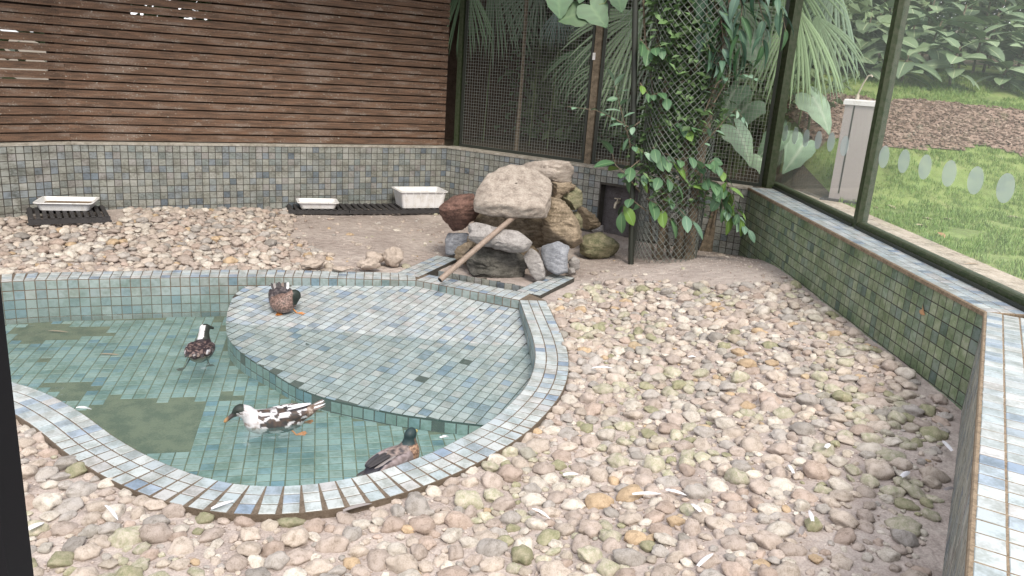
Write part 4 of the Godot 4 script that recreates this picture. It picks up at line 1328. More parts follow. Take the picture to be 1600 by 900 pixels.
func clump_mesh(seed_: int, n: int, radius: float, leaf: float, lo: Color, hi: Color) -> ArrayMesh:
	var mb := MB.new(); mb.use_col = true
	var r := RandomNumberGenerator.new(); r.seed = seed_
	for k in n:
		var o := Vector3(r.randfn(), r.randfn() * 0.8, r.randfn()) * radius * 0.45
		var bs := Basis.from_euler(Vector3(r.randfn(0, 0.7), r.randf() * TAU, r.randfn(0, 0.7)))
		var l := leaf * r.randf_range(0.6, 1.3)
		mb.col = lo.lerp(hi, r.randf())
		var a := o; var b := o + bs * Vector3(l * 0.5, 0.03 * l, l * 0.26); var c := o + bs * Vector3(l, -0.15 * l, 0); var d := o + bs * Vector3(l * 0.5, 0.03 * l, -l * 0.26)
		mb.tri(a, b, c); mb.tri(a, c, d)
	return mb.mesh()

func build_plants() -> void:
	var r := RandomNumberGenerator.new(); r.seed = 31
	var bark: Material = M.bark
	# -- bank hedge of broad striped leaves
	var greens := [Color(0.18, 0.26, 0.14), Color(0.145, 0.215, 0.115), Color(0.21, 0.29, 0.165), Color(0.12, 0.185, 0.105)]
	var broad := []
	for k in 8: broad.append(leaf_shape(0.50, 0.215 + 0.025 * (k % 3), 0.5 + 0.12 * (k % 4), 0.16, greens[k % 4], Color(0.42, 0.48, 0.30), 0))
	var n_h := 0
	for row in [[-10.6, 0.0, 8], [-11.1, 0.35, 8], [-11.7, 0.8, 9], [-12.3, 1.35, 9], [-12.9, 1.9, 9]]:
		for i in row[2]:
			var x: float = 3.5 + 4.4 * (i + r.randf_range(-0.3, 0.3)) / (row[2] - 1) - (row[0] + 10.6) * 0.15
			var z: float = row[0] + r.randf_range(-0.2, 0.2)
			var base := Vector3(x, ground_y(x, z) - 0.02, z)
			var where := "at the hedge foot above the lawn" if row[0] > -10.9 else ("in the hedge's second rank" if row[0] > -11.4 else "deep in the hedge on the bank")
			var pl := thing("broad_leaved_plant", "broad leaved green plant with pale leaf ribs, " + where, "plant", base, "broad leaved plants of the hedge " + where)
			var h: float = 0.28 + row[1] * 0.55 + r.randf_range(0.0, 0.25)
			part(pl, "stem", stem_mesh([Vector3.ZERO, Vector3(r.randfn(0, 0.04), h * 0.5, r.randfn(0, 0.04)), Vector3(0, h, 0.05)], 0.02, 0.012, 6), bark)
			for k in 11:
				var a := TAU * k / 5.3 + r.randf_range(-0.4, 0.4)
				var lift := r.randf_range(-0.1, 0.75) if k < 8 else r.randf_range(0.7, 1.1)
				var d := Vector3(cos(a), lift * 0.7 - 0.1, sin(a) + 0.55)
				part(pl, "leaf", broad[r.randi() % 8], M.leaf, Transform3D(aim(d, r.randfn(0, 0.25)).scaled(Vector3.ONE * r.randf_range(0.75, 1.15)), Vector3(0, h * (0.35 + 0.65 * k / 11.0), 0.03)))
			n_h += 1
	# -- elephant ears and palms behind the mesh and the corner pane
	var ear := []
	for k in 3: ear.append(heart_shape(0.40 + 0.05 * k, 0.34 + 0.03 * k, 0.55 + 0.25 * k, [Color(0.20, 0.31, 0.21), Color(0.25, 0.36, 0.25), Color(0.155, 0.25, 0.16)][k], Color(0.36, 0.45, 0.34)))
	var ears := [[1268, 150, 8.9, 0.95, 2.9, "facing the corner pane"], [1225, 205, 8.9, 0.75, 3.6, "folded low behind the corner pane"], [1255, 225, 8.7, 0.9, 0.7, "drooping near the corner pane's dots"], [1150, 138, 9.0, 0.8, 2.4, "bright behind the mesh, upper one"], [1172, 160, 9.3, 0.9, 3.3, "bright behind the mesh beside the corner post"], [1150, 200, 8.9, 0.95, 2.7, "bright behind the mesh, lower one"], [1190, 245, 8.9, 0.7, 3.0, "low behind the mesh at the corner post"], [1175, 60, 9.4, 1.0, 2.6, "high behind the mesh near the corner post"]]
	for e in ears:
		var at := dp(e[0], e[1], e[2])
		var gy := ground_y(at.x, at.z)
		var pl := thing("elephant_ear_plant", "large heart shaped pale green leaf " + e[5], "plant", Vector3(at.x + 0.1, gy, at.z - 0.2))
		var tip := at - pl.position
		part(pl, "stem", stem_mesh([Vector3.ZERO, Vector3(tip.x * 0.2, tip.y * 0.6, tip.z * 0.2), tip], 0.018, 0.01, 6), M.leaf_stem)
		var toward := (EYE - at); toward.y = 0; toward = toward.normalized()
		var right := Vector3.UP.cross(toward).normalized()
		var hang: float = e[4]
		var d: Vector3 = (right * (sin(hang * 5.0) * 0.8) + Vector3.DOWN * 0.7 + toward * 0.4).normalized()
		var nrm := (toward * 0.7 + Vector3.UP * 0.7 + right * cos(hang * 9.0) * 0.6); nrm = (nrm - d * nrm.dot(d)).normalized()
		part(pl, "leaf", ear[r.randi() % 3], M.leaf, Transform3D(Basis(d, nrm, d.cross(nrm)).scaled(Vector3.ONE * e[3]), tip))
	var palms := [
		[728, -30, 10.3, 0.95, 0.05, 0.42, "hanging beside the slat fence post", Color(0.15, 0.24, 0.13)], [770, -45, 10.6, 1.2, 0.35, 0.35, "hanging over the dark shed front", Color(0.13, 0.2, 0.12)],
		[845, -25, 10.4, 0.85, -0.5, 0.5, "with narrow fingers before the dark shed", Color(0.13, 0.19, 0.13)], [872, 15, 10.2, 0.5, 0.15, 0.6, "small and bluish before the dark shed", Color(0.17, 0.25, 0.22)], [925, 70, 9.9, 0.8, -0.75, 0.35, "behind the brown post", Color(0.10, 0.17, 0.09)],
		[1005, 20, 9.4, 1.2, -0.95, 0.55, "pale, behind the mesh and the black bar", Color(0.27, 0.38, 0.23)], [985, 90, 9.7, 1.0, -0.7, 0.5, "pale and low beside the brown post", Color(0.24, 0.35, 0.2)], [1150, 5, 9.6, 1.1, 0.5, 0.7, "pale, near the corner post's top", Color(0.22, 0.32, 0.2)],
		[1245, 10, 8.8, 1.1, 0.1, 0.45, "drooping just behind the corner pane", Color(0.21, 0.31, 0.17)], [1275, 25, 9.1, 0.95, 0.35, 0.5, "tangled behind the corner pane", Color(0.17, 0.26, 0.15)], [1305, -30, 9.4, 1.1, -0.2, 0.5, "long and grey green behind the corner pane", Color(0.16, 0.24, 0.17)], [1230, -40, 9.2, 1.0, 0.8, 0.6, "arching high behind the corner pane", Color(0.18, 0.28, 0.15)],
		[1060, -30, 9.3, 1.1, 0.2, 0.9, "filling the light gap behind the caged plant", Color(0.27, 0.37, 0.26)], [1030, 70, 9.6, 1.0, 0.0, 0.9, "low in the light gap behind the caged plant", Color(0.25, 0.34, 0.25)]]
	for p in palms:
		var at := dp(p[0], p[1], p[2])
		var toward := (EYE - at); toward.y = 0; toward = toward.normalized()
		var right := Vector3.UP.cross(toward).normalized()
		var pl := thing("palm", "fan palm leaf " + p[6], "palm", Vector3(at.x, ground_y(at.x, at.z), at.z) - toward * 0.5)
		var tip := at - pl.position
		part(pl, "stem", stem_mesh([Vector3.ZERO, Vector3(0.05, tip.y * 0.7, -0.1), tip * Vector3(0.4, 1.08, 0.4), tip], 0.012, 0.006, 6), M.leaf_stem)
		var main: Vector3 = (Vector3.DOWN + right * p[4] * 1.2 + toward * 0.25).normalized()
		var side := main.cross(toward).normalized()
		part(pl, "frond", palm_leaf(main, side, p[3] * 0.72, 19, p[5] * 1.5, 0.3, p[7] * 1.05), M.leaf, Transform3D(Basis(), tip))
	# -- shed behind the mesh; its cover and sides added to darken the inside
	var nBC := Vector3(-(C - B).z, 0, (C - B).x).normalized(); var u := (C - B).normalized()
	var shed := thing("timber_shed", "open fronted timber shelter behind the wire mesh, cover and sides added for shade", "shed", B - nBC * 0.75 - u * 0.7 + Vector3.UP * 0.69)
	var bs := Basis(u, Vector3.UP, u.cross(Vector3.UP))
	var board := MB.new(); board.box(Vector3.ZERO, Vector3(3.3, 0.138, 0.03), Basis(), Vector2(0.2, 0.3))
	var bm := board.mesh()
	for k in 15: part(shed, "board", bm, M.shed_wood, Transform3D(bs, u * 1.65 - nBC * 2.6 + Vector3.UP * (0.075 + 0.142 * k)))
	var side := MB.new(); side.box(Vector3.ZERO, Vector3(0.03, 2.13, 2.55), Basis())
	for x in [0.0, 3.3]: part(shed, "added_side_wall", side.mesh(), M.shed_wood, Transform3D(bs, u * x - nBC * 1.3 + Vector3.UP * 1.07))
	var rf := MB.new(); rf.box(u * 1.65 + Vector3.UP * 2.18 - nBC * 1.3, Vector3(3.6, 0.06, 2.9), bs)
	part(shed, "added_roof", rf.mesh(), M.shed_wood)
	var bk := MB.new(); bk.box(u * 1.65 + Vector3.UP * 1.07 - nBC * 2.65, Vector3(3.3, 2.13, 0.02), bs)
	part(shed, "back_board", bk.mesh(), M.shed_wood)
	# slim trunk between shed and mesh
	var t0 := vp(806, 236, B - nBC * 0.6, nBC); t0.y = 0.69
	var t1 := vp(822, 0, B - nBC * 0.6, nBC)
	top("slim_trunk", "slim pale trunk rising between the shed and the wire mesh", "trunk", stem_mesh([Vector3.ZERO, (t1 - t0) * 0.5 + u * 0.02, (t1 - t0) * 1.3], 0.028, 0.022, 8), bark, Transform3D(Basis(), t0))
	# -- dense thicket closing the view
	var cl := [clump_mesh(1, 110, 0.75, 0.17, Color(0.12, 0.18, 0.09), Color(0.19, 0.27, 0.13)), clump_mesh(2, 110, 0.75, 0.14, Color(0.12, 0.18, 0.09), Color(0.18, 0.26, 0.12))]
	var spots := [[], []]
	for k in 900:
		var s := r.randf_range(-2.5, 3.7); var off := r.randf_range(2.8, 5.5)
		var p := B + u * s - nBC * off
		if s > 2.9: p = B + u * s - nBC * r.randf_range(2.0, 4.5)
		p.y = 0.6 + r.randf_range(0.0, 5.2)
		if s > 2.6 and p.y < 3.0 and p.y > 1.3 and r.randf() < 0.35: continue
		spots[k % 2].append(Transform3D(Basis.from_euler(Vector3(r.randfn(0, 0.4), r.randf() * TAU, 0)).scaled(Vector3.ONE * r.randf_range(0.7, 1.3)), p))
	for k in 700:
		var x := r.randf_range(1.5, 13.0); var z := r.randf_range(-18.0, -14.4)
		var p := Vector3(x, ground_y(x, z) + r.randf_range(0.2, 5.5), z)
		spots[k % 2].append(Transform3D(Basis.from_euler(Vector3(0, r.randf() * TAU, 0)).scaled(Vector3.ONE * r.randf_range(0.9, 1.6)), p))
	var ab := (B - A).normalized(); var nAB := Vector3(-(B - A).z, 0, (B - A).x).normalized()
	for k in 420:
		var p := A + ab * r.randf_range(-3.0, 4.5) - nAB * r.randf_range(1.9, 4.0)
		p.y = r.randf_range(0.8, 5.5)
		if p.y < 3.2 and p.x < -4.3 and r.randf() < 0.75: continue
		spots[k % 2].append(Transform3D(Basis.from_euler(Vector3(0, r.randf() * TAU, 0)).scaled(Vector3.ONE * r.randf_range(0.9, 1.5)), p))
	# crowns added out of view over the pen, to shade its back walls
	for k in 520:
		var p := A + ab * (r.randf_range(-3.2, 4.6)) - nAB * r.randf_range(-1.9, 1.6)
		p.y = r.randf_range(3.7, 5.0)
		if p.x > -2.2 and r.randf() < 0.55: continue
		spots[k % 2].append(Transform3D(Basis.from_euler(Vector3(0, r.randf() * TAU, 0)).scaled(Vector3.ONE * r.randf_range(0.8, 1.1)), p))
	for k in 260:  # second run of added shading crowns, along the mesh side
		var p := B + u * r.randf_range(0.0, 4.2) - nBC * r.randf_range(-0.9, 2.0)
		p.y = r.randf_range(3.7, 5.0)
		spots[k % 2].append(Transform3D(Basis.from_euler(Vector3(0, r.randf() * TAU, 0)).scaled(Vector3.ONE * r.randf_range(0.8, 1.1)), p))
	var th := thing("thicket", "dense dark foliage of the wood behind the fences, with added shade crowns overhead", "thicket")
	th.set_meta("kind", "stuff")
	for k in 2: multi(th, "foliage", cl[k], M.thicket, spots[k], [])
	build_caged_plant()

func spray(parent: Node3D, base: Vector3, path: Array, leaves: int, size: float, shapes: Array, r: RandomNumberGenerator, stem_m: Material, hang := 0.3) -> void:
	# a twig with leaves set along it
	part(parent, "twig", stem_mesh(path, 0.006, 0.002, 5), stem_m)
	for k in leaves:
		var t := (k + 0.6) / leaves * (path.size() - 1)
		var i := mini(int(t), path.size() - 2)
		var p: Vector3 = path[i].lerp(path[i + 1], t - i)
		var along: Vector3 = (path[i + 1] - path[i]).normalized()
		var sd := along.cross(Vector3.UP if absf(along.y) < 0.8 else (EYE - base).normalized()).normalized() * (1.0 if k % 2 == 0 else -1.0)
		var d := along * 0.5 + sd * 0.8 + Vector3.DOWN * hang + Vector3(r.randfn(0, 0.15), r.randfn(0, 0.15), r.randfn(0, 0.15) + 0.2)
		if k == leaves - 1: d = along + Vector3.DOWN * hang
		part(parent, "leaf", shapes[r.randi() % shapes.size()], M.leaf, Transform3D(aim(d, r.randfn(0, 0.4)).scaled(Vector3.ONE * size * r.randf_range(0.75, 1.2)), p))

func build_caged_plant() -> void:
	var r := RandomNumberGenerator.new(); r.seed = 77
	var base := gy(1036, 411)
	var away := base - EYE; away.y = 0; away = away.normalized()
	var right := away.cross(Vector3.UP).normalized()
	var dist := Vector2(base.x, base.z).length() + 0.02
	# guard of chain link
	var rad0 := 0.295; var rad1 := 0.36; var H := 3.0
	var ctr := base + away * 0.26
	var lean := (dp(1085, 0, dist + 0.26) - dp(1036, 398, dist + 0.26)); lean.y = 0
	var top_shift := right * lean.dot(right) * 0.62
	var guard := thing("chain_link_guard", "round cage of chain link wire round the climbing plant", "cage", ctr)
	var wi := MB.new()
	var n := 34
	for sgn in [-1.0, 1.0]:
		for k in n:
			var path := []
			for j in 97:
				var t := j / 96.0
				var a: float = TAU * k / n + sgn * t * (H / 0.064) * TAU / n
				var rr: float = lerpf(rad0, rad1, t) + sgn * 0.0015 + 0.006 * sin(a * 3.0 + t * 5.0)
				path.append(top_shift * t + Vector3(cos(a) * rr, t * H, sin(a) * rr))
			wi.tube(path, [0.003], 3, false)
	part(guard, "chain_link", wi.mesh(), M.chain).set_meta("kind", "stuff")
	var pa := dp(987, 405, dist + 0.05); var pb := dp(993, 0, dist + 0.05)
	pa.y = yard_y(pa.x, pa.z) - 0.02
	var bar := MB.new()
	bar.tube([pa - ctr, pb - ctr, (pb - ctr) * 1.0 + (pb - pa) * 0.2], [0.027], 10)
	part(guard, "seam_bar", bar.mesh(), M.steel_dark)
	# stems
	var tree := thing("climbing_plant", "tangled climbing plant with bare stems growing inside the wire cage", "plant", ctr)
	var stems := [[[1030, 408], [1038, 300], [1032, 180], [1052, 90], [1066, -30], 0.035, 0.028], [[1062, 408], [1068, 290], [1072, 170], [1078, 80], [1078, -30], 0.04, 0.032], [[1045, 408], [1030, 250], [1040, 160], [1028, 60], [1025, -30], 0.02, 0.016], [[1076, 405], [1092, 260], [1112, 150], [1128, 60], [1140, -30], 0.05, 0.04], [[1055, 400], [1080, 230], [1098, 120], [1112, 30], [1118, -30], 0.03, 0.03], [[1022, 400], [1012, 260], [1020, 140], [1008, 60], [1005, -30], 0.012, 0.010]]
	for s in stems:
		var path := []
		var off := r.randf_range(0.12, 0.4)
		for k in 5:
			var p := dp(s[k][0], s[k][1], dist + off)
			if k == 0: p.y = yard_y(p.x, p.z) - 0.02
			path.append(p - ctr)
		path = smooth_line(resample(path, 0.12), 1)
		part(tree, "stem", stem_mesh(path, s[5], s[6], 9), M.bark)
	var g1 := []; var g2 := []; var g3 := []
	for k in 4:
		g1.append(leaf_shape(1.0, 0.55, 0.5, 0.18, [Color(0.06, 0.135, 0.06), Color(0.09, 0.18, 0.085), Color(0.075, 0.15, 0.08), Color(0.13, 0.23, 0.05)][k], Color(0.2, 0.3, 0.15), 0))
		g2.append(leaf_shape(1.0, 0.48, 0.4, 0.2, [Color(0.16, 0.27, 0.18), Color(0.12, 0.22, 0.15), Color(0.21, 0.32, 0.23), Color(0.10, 0.19, 0.11)][k], Color(0.3, 0.4, 0.28), 0))
		g3.append(leaf_shape(1.0, 0.34, 0.7, 0.25, [Color(0.045, 0.10, 0.06), Color(0.07, 0.14, 0.09), Color(0.09, 0.16, 0.12), Color(0.05, 0.115, 0.05)][k], Color(0.16, 0.24, 0.15), 2))
	var sprays := [
		[[[992, 205], [960, 185], [930, 172], [882, 166]], 11, 0.10, g2, 0.05], [[[985, 230], [975, 190], [965, 150], [958, 125]], 12, 0.13, g2, 0.1], [[[1000, 190], [980, 205], [985, 225], [1010, 240]], 9, 0.11, g2, 0.2],
		[[[1000, 300], [975, 270], [962, 258], [955, 235]], 5, 0.17, g1, 0.3], [[[1000, 250], [985, 262], [990, 275], [1005, 285]], 5, 0.16, g1, 0.4],
		[[[1010, 330], [985, 310], [975, 320], [972, 335]], 5, 0.20, g1, 0.5], [[[1010, 310], [1030, 320], [1040, 335], [1050, 345]], 5, 0.20, g1, 0.5], [[[1040, 300], [1055, 320], [1072, 338], [1085, 348]], 4, 0.19, g2, 0.3],
		[[[1020, 230], [1030, 240], [1040, 250], [1055, 255]], 7, 0.16, g1, 0.5], [[[1040, 240], [1060, 250], [1080, 245], [1095, 260]], 7, 0.15, g1, 0.4],
		[[[1000, 130], [1015, 150], [1030, 145], [1050, 160]], 10, 0.13, g1, 0.4], [[[1040, 200], [1060, 190], [1075, 205], [1090, 195]], 10, 0.12, g1, 0.4], [[[1005, 270], [1020, 280], [1040, 275], [1060, 290]], 9, 0.15, g1, 0.5], [[[1000, 60], [1015, 80], [1030, 70], [1045, 90]], 9, 0.14, g1, 0.5], [[[1085, 110], [1100, 90], [1120, 100], [1135, 90]], 10, 0.15, g3, 0.6], [[[1100, 310], [1110, 290], [1125, 300], [1130, 330]], 9, 0.15, g1, 0.4],
		[[[1095, 265], [1115, 250], [1130, 270], [1145, 310], [1158, 345]], 18, 0.14, g1, 0.35], [[[1100, 280], [1120, 285], [1135, 300], [1140, 340]], 12, 0.17, g1, 0.4], [[[1135, 320], [1150, 335], [1160, 350], [1170, 360]], 9, 0.13, g2, 0.3],
		[[[1100, -30], [1125, 20], [1130, 60], [1128, 100]], 12, 0.26, g3, 0.7], [[[1140, -40], [1160, 10], [1155, 50], [1160, 85]], 12, 0.26, g3, 0.8], [[[1165, -40], [1185, 0], [1195, 40], [1190, 75]], 11, 0.24, g3, 0.7], [[[1090, -30], [1105, 20], [1100, 50], [1110, 80]], 9, 0.22, g3, 0.7], [[[1190, -40], [1215, 0], [1222, 20], [1228, 50]], 8, 0.2, g3, 0.6],
		[[[1090, 200], [1120, 130], [1150, 110], [1180, 95]], 14, 0.09, g2, 0.1], [[[1110, 170], [1140, 120], [1165, 115], [1185, 125]], 14, 0.08, g2, 0.1], [[[1095, 230], [1130, 190], [1150, 170], [1165, 190]], 12, 0.08, g2, 0.2]]
	for s in sprays:
		var path := []
		var k := 0
		for p in s[0]:
			path.append(dp(p[0], p[1], dist + 0.0 - 0.07 * k / 3.0) - ctr); k += 1
		spray(tree, base, path, s[1], s[2], s[3], r, M.bark, s[4])
	# filling of small dark leaves inside the cage
	var cl := clump_mesh(5, 26, 0.16, 0.09, Color(0.05, 0.09, 0.035), Color(0.13, 0.22, 0.085))
	var xf := []
	for k in 250:
		var t := r.randf()
		var a := r.randf() * TAU; var rr := sqrt(r.randf()) * 0.29
		var y := 0.4 + pow(t, 0.8) * 2.4
		if y < 0.95 and r.randf() < 0.6: continue
		xf.append(Transform3D(Basis(Vector3.UP, r.randf() * TAU).scaled(Vector3.ONE * r.randf_range(0.7, 1.3)), top_shift * y / H + Vector3(cos(a) * rr, y, sin(a) * rr)))
	multi(tree, "small_leaves", cl, M.thicket, xf, [])
	# big heart leaves hanging into the picture in front of the mesh
	var vine := thing("hanging_vine", "vine with big matt heart shaped leaves hanging before the brown post", "vine", dp(985, -60, 7.7))
	part(vine, "stem", stem_mesh([Vector3.ZERO, dp(945, 5, 7.6) - vine.position, dp(918, 12, 7.6) - vine.position, dp(870, -25, 7.6) - vine.position], 0.008, 0.005, 6), M.leaf_stem)
	var hl := [heart_shape(0.27, 0.30, 0.15, Color(0.085, 0.155, 0.083), Color(0.11, 0.19, 0.10)), heart_shape(0.27, 0.30, 0.15, Color(0.055, 0.11, 0.045), Color(0.08, 0.14, 0.06))]
	for e in [[872, -14, 0.95, 0.15, 0], [922, 8, 0.98, 0.75, 0], [908, 20, 0.85, -1.2, 1], [912, -22, 0.6, -0.2, 0], [965, -12, 0.7, 0.3, 0]]:
		var at := dp(e[0], e[1], 7.58)
		var toward := (EYE - at); toward.y = 0; toward = toward.normalized()
		var rt := Vector3.UP.cross(toward).normalized()
		var d: Vector3 = (Vector3.DOWN * cos(e[3]) + rt * sin(e[3]) + toward * 0.2).normalized()
		var nn := (toward + Vector3.UP * 0.5); nn = (nn - d * nn.dot(d)).normalized()
		part(vine, "leaf", hl[e[4]], M.leaf, Transform3D(Basis(d, nn, d.cross(nn)).scaled(Vector3.ONE * e[2]), at - vine.position))
	# stumps to the right
	var stumps := [[[1103, 392], [1122, 308], 0.075, 0.03, "split dark tree stump leaning beside the wire cage", "bark"], [[1143, 392], [1136, 335], 0.05, 0.035, "short broken tree stump between two taller stumps", "bark"], [[1177, 398], [1180, 322], 0.08, 0.055, "mossy tree stump with dry root tufts by the green wall", "mossy_bark"]]
	for s in stumps:
		var b := gy(s[0][0], s[0][1]); b.y -= 0.02
		var t := dp(s[1][0], s[1][1], Vector2(b.x, b.z).length())
		var rows := []
		var nz := noise(int(s[0][0]), 6.0, 3)
		for i in 15:
			var f := i / 14.0
			var c: Vector3 = b.lerp(t, f)
			var row := []
			for k in 22:
				var a := -TAU * k / 22
				var rr: float = lerpf(s[2], s[3], pow(f, 0.7)) * (1.0 + 0.35 * nz.get_noise_2d(cos(a) * 0.6 + 3.0 * sin(a), f * 0.12) * 2.0 + 0.12 * sin(a * 5.0 + f) + (0.35 * pow(1.0 - f, 6.0)))
				row.append(c - b + Vector3(cos(a) * rr, (0.05 * nz.get_noise_2d(a * 0.5, 9.0) * 4.0 if i == 14 else 0.0), sin(a) * rr))
			rows.append(row)
		var last := []
		for k in 22: last.append(t - b - Vector3.UP * 0.02)
		rows.append(last)
		var mb := MB.new(); mb.sheet(rows, true)
		var st := thing("tree_stump", s[4], "stump", b)
		part(st, "wood", mb.mesh(), M[s[5]])
		if s[5] == "mossy_bark":
			var tuft := MB.new()
			for k in 26:
				var a := r.randf() * TAU
				var d := Vector3(cos(a), 0.3, sin(a)) * 0.05
				tuft.tube([t - b + Vector3.UP * 0.01, t - b + d + Vector3.UP * 0.02, t - b + d * 1.3 - Vector3.UP * r.randf_range(0.02, 0.09)], [0.0022, 0.001], 3, false)
			part(st, "root_tuft", tuft.mesh(), M.pipe)

# ---------------------------------------------------------------- ducks
func seg_d(p: Vector3, a: Vector3, b: Vector3, ra: float, rb: float) -> float:
	var ab := b - a
	var t := clampf((p - a).dot(ab) / ab.length_squared(), 0.0, 1.0)
	return p.distance_to(a + ab * t) - lerpf(ra, rb, t)
func ell_d(p: Vector3, c: Vector3, r: Vector3, inv: Basis) -> float:
	var q := inv * (p - c)
	var k0 := Vector3(q.x / r.x, q.y / r.y, q.z / r.z).length()
	var k1 := Vector3(q.x / (r.x * r.x), q.y / (r.y * r.y), q.z / (r.z * r.z)).length()
	return k0 * (k0 - 1.0) / maxf(k1, 1e-6)
func smin(a: float, b: float, k: float) -> float:
	var h := maxf(k - absf(a - b), 0.0) / k
	return minf(a, b) - h * h * k * 0.25
func field(p: Vector3, prims: Array) -> float:
	var d := 1e3
	for s in prims:
		var e: float = ell_d(p, s[1], s[2], s[3]) if s[0] == 0 else seg_d(p, s[1], s[2], s[3], s[4])
		d = smin(d, e, s[5])
	return d
func surface_net(prims: Array, lo: Vector3, hi: Vector3, h: float, paint: Callable) -> ArrayMesh:
	var nx := int((hi.x - lo.x) / h) + 1; var ny := int((hi.y - lo.y) / h) + 1; var nz := int((hi.z - lo.z) / h) + 1
	var val := PackedFloat32Array(); val.resize(nx * ny * nz)
	for k in nz:
		for j in ny:
			var i := 0
			while i < nx:
				var d := field(lo + Vector3(i, j, k) * h, prims)
				val[(k * ny + j) * nx + i] = d
				# far from the surface: skip ahead
				var skip := int(d / h) - 2 if d > 0 else 0
				for s in maxi(skip, 0):
					i += 1
					if i < nx: val[(k * ny + j) * nx + i] = maxf(d - (s + 1) * h, h)
				i += 1
	var id := {}
	var pos := PackedVector3Array()
	for k in nz - 1:
		for j in ny - 1:
			for i in nx - 1:
				var o := (k * ny + j) * nx + i
				var m := 0
				var c := [val[o], val[o + 1], val[o + nx], val[o + nx + 1], val[o + nx * ny], val[o + nx * ny + 1], val[o + nx * ny + nx], val[o + nx * ny + nx + 1]]
				for e in 8: if c[e] < 0: m |= 1 << e
				if m == 0 or m == 255: continue
				var sum := Vector3.ZERO; var cnt := 0
				for e in [[0, 1], [2, 3], [4, 5], [6, 7], [0, 2], [1, 3], [4, 6], [5, 7], [0, 4], [1, 5], [2, 6], [3, 7]]:
					var a: float = c[e[0]]; var b: float = c[e[1]]
					if (a < 0) == (b < 0): continue
					var t := a / (a - b)
					var pa := Vector3(e[0] & 1, (e[0] >> 1) & 1, e[0] >> 2); var pb := Vector3(e[1] & 1, (e[1] >> 1) & 1, e[1] >> 2)
					sum += pa.lerp(pb, t); cnt += 1
				id[o] = pos.size()
				pos.append(lo + (Vector3(i, j, k) + sum / cnt) * h)
	var mb := MB.new(); mb.use_col = true
	for p in pos:
		var e := h * 0.6
		var g := Vector3(field(p + Vector3(e, 0, 0), prims) - field(p - Vector3(e, 0, 0), prims), field(p + Vector3(0, e, 0), prims) - field(p - Vector3(0, e, 0), prims), field(p + Vector3(0, 0, e), prims) - field(p - Vector3(0, 0, e), prims)).normalized()
		mb.col = paint.call(p, g)
		mb.vert(p, g)
	for k in range(1, nz - 1):
		for j in range(1, ny - 1):
			for i in range(1, nx - 1):
				var o := (k * ny + j) * nx + i
				for ax in [[1, nx, nx * ny], [nx, nx * ny, 1], [nx * ny, 1, nx]]:
					var a := val[o]; var b := val[o + ax[0]]
					if (a < 0) == (b < 0): continue
					var q := [id.get(o, -1), id.get(o - ax[1], -1), id.get(o - ax[1] - ax[2], -1), id.get(o - ax[2], -1)]
					if q.has(-1): continue
					if a < 0: mb.face(q[0], q[1], q[2]); mb.face(q[0], q[2], q[3])
					else: mb.face(q[0], q[2], q[1]); mb.face(q[0], q[3], q[2])
	return mb.mesh()
func ell(c: Vector3, r: Vector3, pitch := 0.0, k := 0.03, yaw := 0.0) -> Array:
	return [0, c, r, (Basis(Vector3.UP, yaw) * Basis(Vector3.BACK, pitch)).transposed(), 0.0, k]
func cap(a: Vector3, b: Vector3, ra: float, rb: float, k := 0.02) -> Array:
	return [1, a, b, ra, rb, k]
func foot(parent: Node3D, at: Vector3, yaw: float, material: Material, leg_to: Vector3, pitch := 0.0) -> void:
	var mb := MB.new()
	mb.tube([leg_to, leg_to.lerp(at, 0.5) + Vector3(-0.005, 0, 0), at], [0.009, 0.0065, 0.006], 6)
	var bs := Basis(Vector3.UP, yaw) * Basis(Vector3.BACK, pitch)
	var toes := [bs * Vector3(0.062, 0.0, -0.032), bs * Vector3(0.075, 0.0, 0.0), bs * Vector3(0.062, 0.0, 0.032)]
	for t in toes: mb.tube([at + Vector3.UP * 0.004, at + t * 0.6 + Vector3.UP * 0.006, at + t + Vector3.UP * 0.002], [0.006, 0.005, 0.002], 5)
	for k in 2:
		mb.tri(at + Vector3.UP * 0.003, at + toes[k] * 0.93 + Vector3.UP * 0.002, at + toes[k + 1] * 0.93 + Vector3.UP * 0.002)
		mb.tri(at + Vector3.UP * 0.002, at + toes[k + 1] * 0.93 + Vector3.UP * 0.001, at + toes[k] * 0.93 + Vector3.UP * 0.001)
	part(parent, "foot", mb.mesh(), material)
func eyes(duck: Node3D, at: Array) -> void:
	for p in at: part(duck, "eye", eye_mesh(), M.black, Transform3D(Basis(), p))
func eye_mesh() -> ArrayMesh:
	if not tile_cache.has("eye"):
		var s := pebble_mesh(3, 1)
		var st := SurfaceTool.new(); st.begin(Mesh.PRIMITIVE_TRIANGLES)
		st.append_from(s, 0, Transform3D(Basis.from_scale(Vector3.ONE * 0.0065), Vector3.ZERO))
		tile_cache["eye"] = st.commit()
	return tile_cache["eye"]
func feather_strip(len_: float, wid: float, curl: float) -> ArrayMesh:
	var rows := []
	for i in 7:
		var t := i / 6.0
		var w := wid * (0.25 + 0.75 * sin(PI * minf(t * 0.75 + 0.18, 1.0)))
		if i == 6: w *= 0.25
		var y := -curl * t * t * len_
		rows.append([Vector3(len_ * t, y + 0.001, w * 0.5), Vector3(len_ * t, y + 0.006 * sin(PI * t) + 0.003, 0), Vector3(len_ * t, y + 0.001, -w * 0.5)])
	var mb := MB.new(); mb.sheet(rows)
	return mb.mesh()

